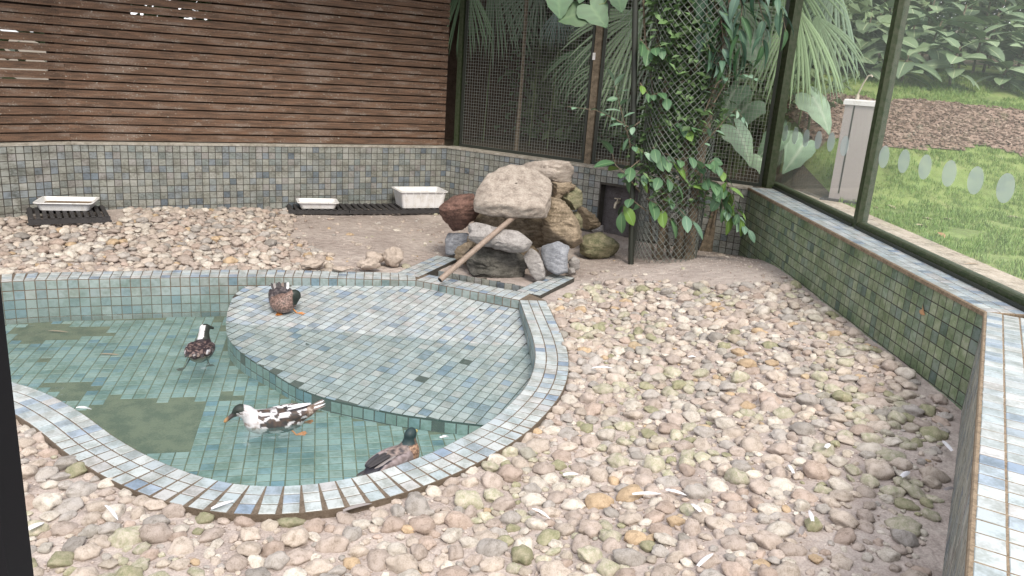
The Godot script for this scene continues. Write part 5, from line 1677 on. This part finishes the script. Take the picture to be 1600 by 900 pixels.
func build_ducks() -> void:
	var sp := noise(8, 26.0, 2); var big := noise(18, 9.0, 2); var fine := noise(28, 70.0, 2)
	var white := Color(0.54, 0.53, 0.56); var black := Color(0.022, 0.02, 0.022); var brown := Color(0.11, 0.07, 0.05); var buff := Color(0.33, 0.22, 0.15)
	var orange := mat("orange_skin", lin(0.50, 0.20, 0.05), 0.5)
	var dark_skin := mat("dark_skin", lin(0.05, 0.04, 0.03), 0.5)
	var fm_b := mat("feather_black", lin(0.03, 0.027, 0.03), 0.6)
	var fm_br := mat("feather_brown", lin(0.15, 0.115, 0.10), 0.7)
	# local axes: +x beak, +y up, +z the duck's right; y = 0 is the waterline or the ground
	# -- piebald duck swimming
	var a := gp(376, 664, WATER_Y); var b := gp(488, 652, WATER_Y)
	var d := (a - b).normalized()
	var duck := thing("duck", "black and white piebald duck swimming with lowered head beside the shelf", "duck", (a + b) * 0.5 - Vector3.UP * 0.022)
	duck.basis = Basis(d, Vector3.UP, d.cross(Vector3.UP)).scaled(Vector3.ONE * 0.76)
	var pr := [ell(Vector3(0, 0.03, 0), Vector3(0.185, 0.082, 0.098), 0.06), ell(Vector3(0.10, 0.035, 0), Vector3(0.10, 0.082, 0.085), 0.1), ell(Vector3(-0.15, 0.065, 0), Vector3(0.12, 0.045, 0.068), -0.28), cap(Vector3(-0.2, 0.085, 0), Vector3(-0.295, 0.11, 0), 0.032, 0.012),
		cap(Vector3(0.155, 0.05, 0), Vector3(0.195, 0.115, 0.0), 0.058, 0.042, 0.04), cap(Vector3(0.195, 0.115, 0), Vector3(0.235, 0.14, 0), 0.04, 0.038, 0.03), ell(Vector3(0.245, 0.135, 0), Vector3(0.045, 0.036, 0.033), -0.35, 0.02), cap(Vector3(0.27, 0.118, 0), Vector3(0.325, 0.078, 0), 0.017, 0.014, 0.012), ell(Vector3(0.33, 0.072, 0), Vector3(0.02, 0.008, 0.019), -0.6, 0.01),
		ell(Vector3(-0.03, 0.075, 0.062), Vector3(0.17, 0.04, 0.03), -0.12, 0.015), ell(Vector3(-0.03, 0.075, -0.062), Vector3(0.17, 0.04, 0.03), -0.12, 0.015)]
	var paint := func(p: Vector3, _n: Vector3) -> Color:
		if p.x > 0.265 and p.y < 0.125: return Color(0.36, 0.2, 0.08).lerp(Color(0.05, 0.042, 0.04), clampf((0.335 - p.x) * 40.0, 0, 1))
		if p.x > 0.19 and p.y > 0.085:
			var v := p.y - 0.125 + (p.x - 0.24) * 0.35 + fine.get_noise_3dv(p) * 0.006
			if p.x > 0.215 and v > 0.012: return Color(0.012, 0.02, 0.018)
			if p.x > 0.225 and absf(v) < 0.006: return Color(0.10, 0.08, 0.07)
			return white.lerp(Color(0.30, 0.25, 0.25), clampf(fine.get_noise_3dv(p) * 1.3 + big.get_noise_3dv(p) * 0.8, 0, 0.8))
		if p.x > 0.12 and p.y < 0.075: return white.lerp(brown * 1.6, clampf(0.45 + sp.get_noise_3dv(p) * 1.1, 0, 1))
		if p.x > 0.13: return white
		if p.x < -0.19: return brown.lerp(Color(0.42, 0.36, 0.32), clampf(0.2 + sp.get_noise_3dv(p * 1.4) * 1.2, 0, 1))
		var q := big.get_noise_3d(p.x * 1.1 + 0.3, p.y * 1.9, absf(p.z) * 2.2 + p.z * 0.5) + fine.get_noise_3dv(p) * 0.12
		return white if q > 0.14 else (black * 1.6).lerp(brown, clampf(0.3 + sp.get_noise_3dv(p) * 0.8, 0, 1))
	part(duck, "body", surface_net(pr, Vector3(-0.33, -0.08, -0.125), Vector3(0.37, 0.2, 0.125), 0.0085, paint), M.plumage)
	foot(duck, Vector3(-0.19, -0.045, 0.075), 2.7, orange, Vector3(-0.1, -0.01, 0.06), 0.25)
	foot(duck, Vector3(-0.12, -0.06, -0.07), 2.9, orange, Vector3(-0.07, -0.01, -0.05), 0.2)
	for k in 5: part(duck, "tail_feather", feather_strip(0.13, 0.03, -0.1), [fm_br, M.feather, fm_br, M.feather, fm_br][k], Transform3D(Basis(Vector3.UP, PI + (k - 2) * 0.13) * Basis(Vector3.BACK, 0.22), Vector3(-0.2, 0.098 - absf(k - 2) * 0.004, (k - 2) * 0.012)))
	for k in 4:
		for s in [-1.0, 1.0]: part(duck, "wing_feather", feather_strip(0.16, 0.034, 0.02), [M.feather, fm_b, M.feather, fm_b][k], Transform3D(Basis(Vector3.UP, PI - s * (0.10 + 0.07 * k)) * Basis(Vector3.BACK, 0.12), Vector3(-0.07 + 0.022 * k, 0.118 - 0.012 * k, s * (0.022 + 0.022 * k))))
	eyes(duck, [Vector3(0.258, 0.143, 0.03), Vector3(0.258, 0.143, -0.03)])
	# -- dark duck with a white neck, swimming away
	a = gp(322, 536, WATER_Y); b = gp(305, 562, WATER_Y); d = (a - b).normalized()
	duck = thing("duck", "dark brown duck with white neck paddling away over the pool floor", "duck", (a + b) * 0.5 - Vector3.UP * 0.022)
	duck.basis = Basis(d, Vector3.UP, d.cross(Vector3.UP)).scaled(Vector3.ONE * 0.70)
	pr = [ell(Vector3(0, 0.035, 0), Vector3(0.17, 0.09, 0.108), 0.05), ell(Vector3(-0.12, 0.06, 0), Vector3(0.12, 0.05, 0.08), -0.15), cap(Vector3(-0.17, 0.06, 0), Vector3(-0.24, 0.06, 0), 0.035, 0.016),
		cap(Vector3(0.12, 0.07, 0), Vector3(0.14, 0.185, 0.004), 0.058, 0.042, 0.035), ell(Vector3(0.15, 0.205, 0.012), Vector3(0.046, 0.036, 0.034), -0.25, 0.02, -0.75), cap(Vector3(0.172, 0.205, 0.033), Vector3(0.205, 0.182, 0.068), 0.017, 0.013, 0.012),
		ell(Vector3(-0.03, 0.06, 0.085), Vector3(0.16, 0.055, 0.034), -0.1, 0.012), ell(Vector3(-0.03, 0.06, -0.085), Vector3(0.16, 0.055, 0.034), -0.1, 0.012)]
	paint = func(p: Vector3, _n: Vector3) -> Color:
		if p.y > 0.115 and p.x > 0.06:
			if p.z > 0.018 + (p.y - 0.2) * 0.15 or (p.y > 0.235 and p.z > 0.0): return Color(0.012, 0.016, 0.014)
			return white
		if p.x < -0.13 and p.y < 0.045: return Color(0.33, 0.29, 0.24)
		if absf(p.z) > 0.09 and p.y > 0.05 and big.get_noise_3dv(p * 1.5) > 0.22: return white * 0.8
		var q := sp.get_noise_3dv(p * 1.2)
		if p.x < 0.03 and q > 0.22: return Color(0.11, 0.07, 0.06).lerp(Color(0.22, 0.16, 0.15), clampf(q * 1.2, 0, 1))
		return Color(0.02, 0.014, 0.016)
	part(duck, "body", surface_net(pr, Vector3(-0.27, -0.08, -0.14), Vector3(0.23, 0.27, 0.14), 0.0085, paint), M.plumage)
	foot(duck, Vector3(-0.19, -0.06, -0.10), 2.6, dark_skin, Vector3(-0.10, -0.0, -0.07), 0.0)
	foot(duck, Vector3(-0.17, -0.035, 0.11), 3.5, dark_skin, Vector3(-0.09, -0.0, 0.07), 0.2)
	for k in 5: part(duck, "tail_feather", feather_strip(0.1, 0.032, 0.1), [fm_b, fm_br, M.feather_grey, fm_br, fm_b][k], Transform3D(Basis(Vector3.UP, PI + (k - 2) * 0.17) * Basis(Vector3.BACK, 0.02), Vector3(-0.165, 0.088 - absf(k - 2) * 0.006, (k - 2) * 0.02)))
	# -- speckled duck preening on the shelf
	var so := Vector3(0.7749, 24.5 - 25.6929, -82.4358) * T
	var sn := Basis(Vector3.RIGHT, 0.0911) * Basis(Vector3.BACK, 0.0029) * Vector3.UP
	a = vp(443, 491, so, sn)
	d = (EYE - a); d.y = 0; d = d.normalized(); d = d.rotated(Vector3.UP, 0.12)
	duck = thing("duck", "speckled brown duck with black head preening on the tiled shelf", "duck", a - d * 0.07)
	duck.basis = Basis(d, Vector3.UP, d.cross(Vector3.UP)).scaled(Vector3.ONE * 0.78)
	pr = [ell(Vector3(0.05, 0.095, 0), Vector3(0.135, 0.092, 0.108), 0.1), ell(Vector3(-0.09, 0.125, 0), Vector3(0.13, 0.06, 0.088), -0.45), cap(Vector3(-0.15, 0.16, 0), Vector3(-0.22, 0.215, 0), 0.036, 0.014),
		cap(Vector3(0.09, 0.14, -0.03), Vector3(0.095, 0.19, -0.085), 0.05, 0.042, 0.03), ell(Vector3(0.09, 0.185, -0.11), Vector3(0.036, 0.045, 0.047), 0.1, 0.025), cap(Vector3(0.09, 0.16, -0.118), Vector3(0.092, 0.095, -0.108), 0.036, 0.013, 0.02),
		ell(Vector3(-0.03, 0.12, 0.088), Vector3(0.15, 0.055, 0.03), -0.3, 0.012), ell(Vector3(-0.03, 0.12, -0.088), Vector3(0.15, 0.055, 0.03), -0.3, 0.012)]
	paint = func(p: Vector3, _n: Vector3) -> Color:
		if p.z < -0.082 and p.y > 0.09 and p.x > 0.02: return Color(0.015, 0.02, 0.018)
		if p.x > 0.02:
			var q := fine.get_noise_3dv(p * 1.1)
			var base := Color(0.045, 0.03, 0.026).lerp(Color(0.29, 0.195, 0.165), clampf(0.42 + q * 1.6, 0, 1))
			if p.y < 0.07: base = base.lerp(Color(0.5, 0.4, 0.36), clampf(q * 1.5, 0, 0.7))
			return base
		return Color(0.03, 0.025, 0.03).lerp(Color(0.2, 0.17, 0.17), clampf(0.1 + sp.get_noise_3dv(p) * 0.8, 0, 1))
	part(duck, "body", surface_net(pr, Vector3(-0.25, -0.02, -0.18), Vector3(0.22, 0.26, 0.15), 0.0085, paint), M.plumage)
	foot(duck, Vector3(0.10, 0.004, -0.125), 1.2, orange, Vector3(0.06, 0.06, -0.07))
	foot(duck, Vector3(0.06, 0.002, 0.05), 0.1, orange, Vector3(0.05, 0.06, 0.05))
	for k in 7:
		var s := (k - 3) / 3.0
		part(duck, "tail_feather", feather_strip(0.09, 0.034, -0.12), [M.feather, fm_b, fm_br, fm_b, fm_b, M.feather_grey, fm_b][k], Transform3D(Basis(Vector3.UP, PI + s * 0.4) * Basis(Vector3.BACK, 0.75), Vector3(-0.12, 0.165, s * 0.055)))
	eyes(duck, [Vector3(0.122, 0.19, -0.118)])
	# -- drake resting by the front coping
	a = gp(640, 718, WATER_Y); b = gp(573, 748, WATER_Y); d = (a - b).normalized()
	duck = thing("duck", "grey brown drake with dark green head and yellow bill against the coping", "duck", (a + b) * 0.5 + Vector3(0.02, -0.012, -0.035))
	duck.basis = Basis(d, Vector3.UP, d.cross(Vector3.UP)).scaled(Vector3.ONE * 0.70)
	pr = [ell(Vector3(0, 0.04, 0), Vector3(0.19, 0.085, 0.095), 0.1), ell(Vector3(0.11, 0.06, 0), Vector3(0.09, 0.085, 0.082), 0.2), ell(Vector3(-0.14, 0.045, 0), Vector3(0.12, 0.045, 0.07), 0.12), cap(Vector3(-0.19, 0.035, 0), Vector3(-0.27, 0.015, 0), 0.034, 0.012),
		cap(Vector3(0.14, 0.10, 0), Vector3(0.14, 0.19, -0.004), 0.058, 0.038, 0.035), ell(Vector3(0.155, 0.205, -0.01), Vector3(0.049, 0.039, 0.035), -0.1, 0.02, 0.35), cap(Vector3(0.19, 0.197, -0.022), Vector3(0.235, 0.183, -0.04), 0.016, 0.013, 0.012),
		ell(Vector3(-0.03, 0.07, 0.068), Vector3(0.17, 0.05, 0.032), 0.05, 0.012), ell(Vector3(-0.03, 0.07, -0.068), Vector3(0.17, 0.05, 0.032), 0.05, 0.012)]
	paint = func(p: Vector3, _n: Vector3) -> Color:
		if p.x > 0.198 and p.y > 0.165 and p.y < 0.212: return Color(0.42, 0.36, 0.13)
		if p.y > 0.145:
			if p.y < 0.185 and p.x > 0.14 and p.z > -0.03: return Color(0.09, 0.065, 0.05).lerp(Color(0.2, 0.15, 0.12), clampf(fine.get_noise_3dv(p) + 0.3, 0, 1))
			return Color(0.012, 0.035, 0.038)
		if p.x > 0.09: return Color(0.09, 0.05, 0.035).lerp(Color(0.42, 0.27, 0.18), clampf(0.3 + fine.get_noise_3dv(p * 0.8) * 1.5, 0, 1))
		if p.x < -0.09 and absf(p.z) < 0.07: return Color(0.012, 0.014, 0.022)
		if absf(p.z) > 0.055: return Color(0.25, 0.205, 0.21).lerp(Color(0.10, 0.075, 0.07), clampf(0.3 + sp.get_noise_3dv(p) * 0.9, 0, 1))
		return Color(0.05, 0.042, 0.045).lerp(Color(0.27, 0.21, 0.19), clampf(0.35 + sp.get_noise_3dv(p) * 1.1, 0, 1))
	part(duck, "body", surface_net(pr, Vector3(-0.30, -0.07, -0.13), Vector3(0.26, 0.27, 0.13), 0.0085, paint), M.plumage)
	for k in 4:
		for s in [-1.0, 1.0]: part(duck, "wing_feather", feather_strip(0.17, 0.038, 0.02), [fm_b, M.feather_grey, fm_br, M.feather_grey][k], Transform3D(Basis(Vector3.UP, PI - s * (0.06 + 0.05 * k)) * Basis(Vector3.BACK, -0.2), Vector3(-0.06 + 0.03 * k, 0.125 - 0.012 * k, s * (0.018 + 0.024 * k))))
	for k in 3: part(duck, "tail_feather", feather_strip(0.1, 0.035, 0.05), fm_b, Transform3D(Basis(Vector3.UP, PI + (k - 1) * 0.2) * Basis(Vector3.BACK, -0.15), Vector3(-0.2, 0.055, (k - 1) * 0.02)))
	eyes(duck, [Vector3(0.172, 0.212, 0.018), Vector3(0.162, 0.212, -0.044)])

# ---------------------------------------------------------------- trays, pallets, fountain, feathers
func tray(n: String, label: String, category: String, at: Vector3, bs: Basis, l: float, w: float, h: float, ribs: bool, fill: bool) -> void:
	var t := thing(n, label, category, at)
	t.basis = bs
	var mb := MB.new()
	var ring := func(k: float, y: float, grow: float) -> Array:
		var out := []
		var hl := l * 0.5 * k + grow; var hw := w * 0.5 * k + grow; var rr := minf(0.035, hw * 0.3)
		for c in [[1, 1], [-1, 1], [-1, -1], [1, -1]]:
			for s in 5:
				var ang: float = {[1, 1]: 0.0, [-1, 1]: PI * 0.5, [-1, -1]: PI, [1, -1]: PI * 1.5}[c] + s * PI * 0.125
				out.append(Vector3(c[0] * (hl - rr) + cos(ang) * rr, y, c[1] * (hw - rr) + sin(ang) * rr))
		out.reverse()
		return out
	var k0 := 0.88
	mb.sheet([ring.call(0.02, 0.002, 0.0), ring.call(k0, 0.0, 0.0), ring.call(k0, 0.004, 0.003), ring.call(1.0, h - 0.012, 0.0), ring.call(1.0, h - 0.012, 0.018), ring.call(1.0, h, 0.018), ring.call(1.0, h, -0.002), ring.call(k0, 0.01, -0.004), ring.call(0.02, 0.009, 0.0)], true)
	part(t, "basin", mb.mesh(), M.white_plastic)
	if ribs:
		for i in 6:
			for s in [-1.0, 1.0]:
				var r := MB.new()
				var x := l * 0.5 * (-0.82 + 1.64 * i / 5.0)
				r.bar(Vector3(x * k0, 0.006, s * (w * 0.5 * k0 + 0.004)), Vector3(x, h - 0.01, s * (w * 0.5 + 0.006)), 0.014, 0.012, Vector3.RIGHT)
				part(t, "rib", r.mesh(), M.white_plastic)
	if fill:
		var f := MB.new()
		f.sheet([ring.call(0.02, h * 0.55, 0.0), ring.call(0.93, h * 0.5, 0.0)], true)
		part(t, "feed", f.mesh(), M.feed)
func pallet(label: String, at: Vector3, bs: Basis, l: float, w: float, slats: int, h := 0.05) -> void:
	var t := thing("plastic_pallet", label, "pallet", at)
	t.basis = bs
	for i in slats:
		var mb := MB.new()
		mb.bevel_box(Vector3(0, h - 0.008, 0), Vector3(l / slats * 0.62, 0.016, w), 0.003)
		part(t, "slat", mb.mesh(), M.pallet, Transform3D(Basis(), Vector3(l * ((i + 0.5) / slats - 0.5), 0, 0)))
	for s in [-1.0, 1.0]:
		var mb := MB.new()
		mb.box(Vector3(0, h * 0.5 - 0.004, s * (w * 0.5 - 0.008)), Vector3(l, h * 0.85, 0.016))
		for i in 7: mb.box(Vector3(l * (i / 6.0 - 0.5) * 0.96, h * 0.15, s * (w * 0.5 - 0.009)), Vector3(l * 0.07, h * 0.3, 0.014))
		part(t, "skirt", mb.mesh(), M.pallet)
	for s in [-1.0, 1.0]:
		var mb := MB.new()
		mb.box(Vector3(s * (l * 0.5 - 0.008), h * 0.5 - 0.012, 0), Vector3(0.014, h * 0.85, w - 0.034))
		part(t, "skirt", mb.mesh(), M.pallet)

func build_small_things() -> void:
	var r := RandomNumberGenerator.new(); r.seed = 515
	var ab := (B - A).normalized(); var inn := Vector3(-ab.z, 0, ab.x)
	var wall_bs := Basis(ab, Vector3.UP, ab.cross(Vector3.UP))
	# pallets and trays
	var p0 := gp(28, 326, 0.125); var p1 := gp(99, 338, 0.125); var p2 := gp(184, 335, 0.125)
	var e1 := (p2 - p1).normalized(); var b1 := Basis(e1, Vector3.UP, e1.cross(Vector3.UP))
	var mid := (p0 + p2) * 0.5; mid.y = 0.064
	pallet("black slatted plastic pallet carrying the corner tray", mid, b1, 0.66, 0.55, 12, 0.062)
	var lift := 0.125
	tray("feeding_tray", "shallow white tray with feed in the corner of the tiled walls", "tray", gp(106, 325, lift), Basis(ab.rotated(Vector3.UP, -0.25), Vector3.UP, ab.rotated(Vector3.UP, -0.25).cross(Vector3.UP)), 0.47, 0.33, 0.08, false, true)
	var f0 := gp(450, 327, 0.045); var f1 := gp(546, 327, 0.045); var f2 := gp(694, 326, 0.045)
	for q in [[f0, f1, "dark plastic pallet under the small empty white tray", 1], [f1, f2, "dark slatted plastic pallet under the white crate", 14]]:
		var u: Vector3 = (q[1] - q[0]).normalized()
		var nn := Vector3(u.z, 0, -u.x)
		var c: Vector3 = (q[0] + q[1]) * 0.5 + nn * 0.19; c.y = -0.012
		pallet(q[2], c, Basis(u, Vector3.UP, u.cross(Vector3.UP)), (q[1] - q[0]).length() - 0.01, 0.38, 15 if q[3] > 1 else 10, 0.055)
	tray("feeding_tray", "small empty white tray on the dark pallet against the long wall", "tray", gp(496, 323.5, 0.045), wall_bs.rotated(Vector3.UP, -0.2), 0.42, 0.25, 0.075, false, false)
	tray("plastic_crate", "deep ribbed white plastic crate beside the waterfall rocks", "crate", gp(655, 321.5, 0.045), wall_bs.rotated(Vector3.UP, -0.1), 0.56, 0.36, 0.20, true, false)
	# larger stones by the back coping
	var sh := [pebble_mesh(301, 3), pebble_mesh(302, 3), pebble_mesh(303, 3), pebble_mesh(304, 3)]
	var st := [[614, 408, 0.085, 1.0, 0.95, 0, "round whitish stone standing by the end of the trough arm"], [584, 407, 0.085, 0.65, 0.9, 1, "low rounded stone behind the flat pink one"], [577, 415, 0.105, 0.45, 0.6, 2, "flat pink stone lying on the back coping"], [488, 414, 0.11, 0.4, 0.6, 3, "long flat pinkish stone by the back coping"], [532, 420, 0.08, 0.25, 0.7, 1, "thin brown stone half buried by the back coping"]]
	for s in st:
		var p := gp(s[0], s[1] + 4); p.y = 0.01
		top("stone", s[6], "stone", sh[s[5]], M.stone_pink, Transform3D(Basis(Vector3.UP, 0.3 + 0.2 * s[5]) * Basis.from_scale(Vector3(s[2], s[2] * s[3], s[2] * s[4])), p + Vector3.UP * s[2] * s[3] * 0.6))
	# drinking fountain
	var fb := gp(1322, 316, 0.70)
	var ft := thing("drinking_fountain", "stainless steel drinking fountain column beyond the corner pane", "fountain", Vector3(fb.x, 0.69, fb.z))
	var face := (EYE - fb); face.y = 0; face = face.normalized(); var ry := atan2(face.x, face.z) - 0.15
	ft.basis = Basis(Vector3.UP, ry)
	var mb := MB.new(); mb.bevel_box(Vector3(0, 0.02, 0), Vector3(0.42, 0.05, 0.36), 0.01); part(ft, "foot_plate", mb.mesh(), M.pallet)
	mb = MB.new(); mb.bevel_box(Vector3(0, 0.48, 0), Vector3(0.28, 0.87, 0.26), 0.01); part(ft, "column", mb.mesh(), M.stainless)
	mb = MB.new(); mb.bevel_box(Vector3(0, 0.93, 0), Vector3(0.31, 0.05, 0.30), 0.012); part(ft, "basin", mb.mesh(), M.white_plastic)
	mb = MB.new(); mb.box(Vector3(-0.06, 0.5, 0.132), Vector3(0.012, 0.8, 0.006)); part(ft, "seam", mb.mesh(), M.steel_dark)
	mb = MB.new(); mb.tube([Vector3(-0.07, 0.95, 0), Vector3(-0.07, 1.0, 0)], [0.02, 0.016], 8); mb.tube([Vector3(-0.07, 1.0, 0), Vector3(-0.04, 1.10, 0), Vector3(-0.01, 1.17, 0), Vector3(0.015, 1.175, 0), Vector3(0.025, 1.16, 0)], [0.008], 7); part(ft, "spout", mb.mesh(), M.brass)
	# feathers on the pebbles and the water
	var fs := [feather_strip(0.085, 0.016, 0.25), feather_strip(0.07, 0.02, 0.3), feather_strip(0.12, 0.016, 0.2)]
	var spots := [[165, 790, 2, -0.7, 0, "long white feather beside the front coping"], [330, 795, 0, 0.6, 0, "curled white feather touching the front coping"], [42, 828, 1, 1.2, 0, "white feather by the black window post"], [536, 798, 2, 0.6, 1, "grey white quill feather below the front coping"], [988, 772, 2, 0.1, 0, "slim white feather lying across mossy pebbles"], [880, 742, 1, 0.3, 0, "small white feather near the middle pebbles"], [832, 795, 0, -0.6, 0, "white quill crossing a mossy pebble"], [1095, 800, 1, 1.9, 0, "broad white feather standing between pebbles"], [1075, 558, 1, 0.5, 0, "fluffy white feather in the middle of the yard"], [925, 575, 2, -0.2, 0, "long white feather near the curved coping"], [1270, 815, 0, 1.4, 0, "upright white feather near the dark feather"], [1250, 835, 1, 1.0, 1, "dark grey feather between cream pebbles"], [1090, 885, 2, 0.9, 0, "bluish white feather at the visitors' side"], [1240, 740, 0, 1.5, 0, "white feather standing near tan pebbles"], [1408, 745, 1, 0.6, 0, "short white feather near the wide coping wall"], [1488, 705, 2, 1.5, 0, "white feather leaning at the wide coping wall"], [1475, 766, 1, 0.5, 1, "dark feather stuck at the wide coping wall"], [1290, 700, 1, 0.9, 0, "white feather tuft on the pebbles"], [1040, 765, 0, -0.2, 0, "thin white feather under a white pebble"]]
	for s in spots:
		var p := gy(s[0], s[1], 0.045)
		top("feather", s[5], "feather", fs[s[2]], M.feather_grey if s[4] == 1 else M.feather, Transform3D(Basis(Vector3.UP, s[3]) * Basis(Vector3.BACK, r.randf_range(0.0, 0.35)) * Basis(Vector3.RIGHT, r.randfn(0, 0.3)), p))
	for s in [[687, 684, 0.9, "white feather floating near the drake's bill"], [119, 637, 0.5, "white feather floating by the front left coping"]]:
		top("feather", s[3], "feather", fs[1], M.feather, Transform3D(Basis(Vector3.UP, s[2]), gp(s[0], s[1], WATER_Y + 0.004)))
	# fallen leaves
	var lf := [leaf_shape(0.11, 0.05, 0.5, 0.3, Color(0.42, 0.24, 0.13), Color(0.3, 0.2, 0.1), 0), leaf_shape(0.14, 0.06, 0.3, 0.4, Color(0.44, 0.38, 0.26), Color(0.3, 0.2, 0.1), 0), leaf_shape(0.17, 0.025, 0.2, 0.2, Color(0.36, 0.27, 0.19), Color(0.3, 0.2, 0.1), 2)]
	for s in [[1445, 492, 0, "orange brown dead leaf stuck to the green wall near the coping corner"], [1214, 397, 0, "orange dead leaf stuck low on the green wall"], [1420, 485, 0, "second small dead leaf clinging to the green wall"]]:
		if s[0] == 1420: continue
		var p := vp(s[0], s[1], D + Vector3(-0.012, 0, 0), Vector3.RIGHT)
		top("fallen_leaf", s[3], "leaf", lf[s[2]], M.leaf, Transform3D(Basis(Vector3.BACK, PI * 0.5) * Basis(Vector3.UP, 1.2), p))
	for s in [[75, 517, "slender brown leaf sunk in the pool near the far wall"], [156, 553, "slender brown leaf sunk on the pool tiles"]]:
		top("fallen_leaf", s[2], "leaf", lf[2], M.leaf, Transform3D(Basis(Vector3.UP, 0.2), gp(s[0], s[1], FLOOR_Y + 0.012)))
	for s in [[749, 486, "dark dead leaf on the shelf near the trough"], [478, 540, "tiny dark scrap on the shelf"]]:
		var so := Vector3(0.7749, 24.5 - 25.6929, -82.4358) * T
		var p := vp(s[0], s[1], so, Vector3.UP.rotated(Vector3.RIGHT, 0.0911))
		top("fallen_leaf", s[2], "leaf", leaf_shape(0.055 if s[0] > 600 else 0.03, 0.03, 0.5, 0.3, Color(0.03, 0.028, 0.02), Color(0.03, 0.03, 0.02), 0), M.leaf, Transform3D(Basis(Vector3.UP, 1.0), p + Vector3.UP * 0.008))
	var lx := [[1403, 297, 1], [1416, 314, 0], [1437, 340, 1], [1487, 344, 1], [1465, 363, 0], [1430, 352, 1], [1382, 320, 1], [1372, 325, 2], [1505, 275, 0], [1550, 312, 1], [1574, 338, 1], [1530, 412, 2]]
	for s in lx:
		var p := gp(s[0], s[1], 0.72)
		top("fallen_leaf", "pale dead leaf lying on the lawn beyond the glass", "leaf", lf[s[2]], M.leaf, Transform3D(Basis(Vector3.UP, r.randf() * TAU), p), "dead leaves on the lawn")
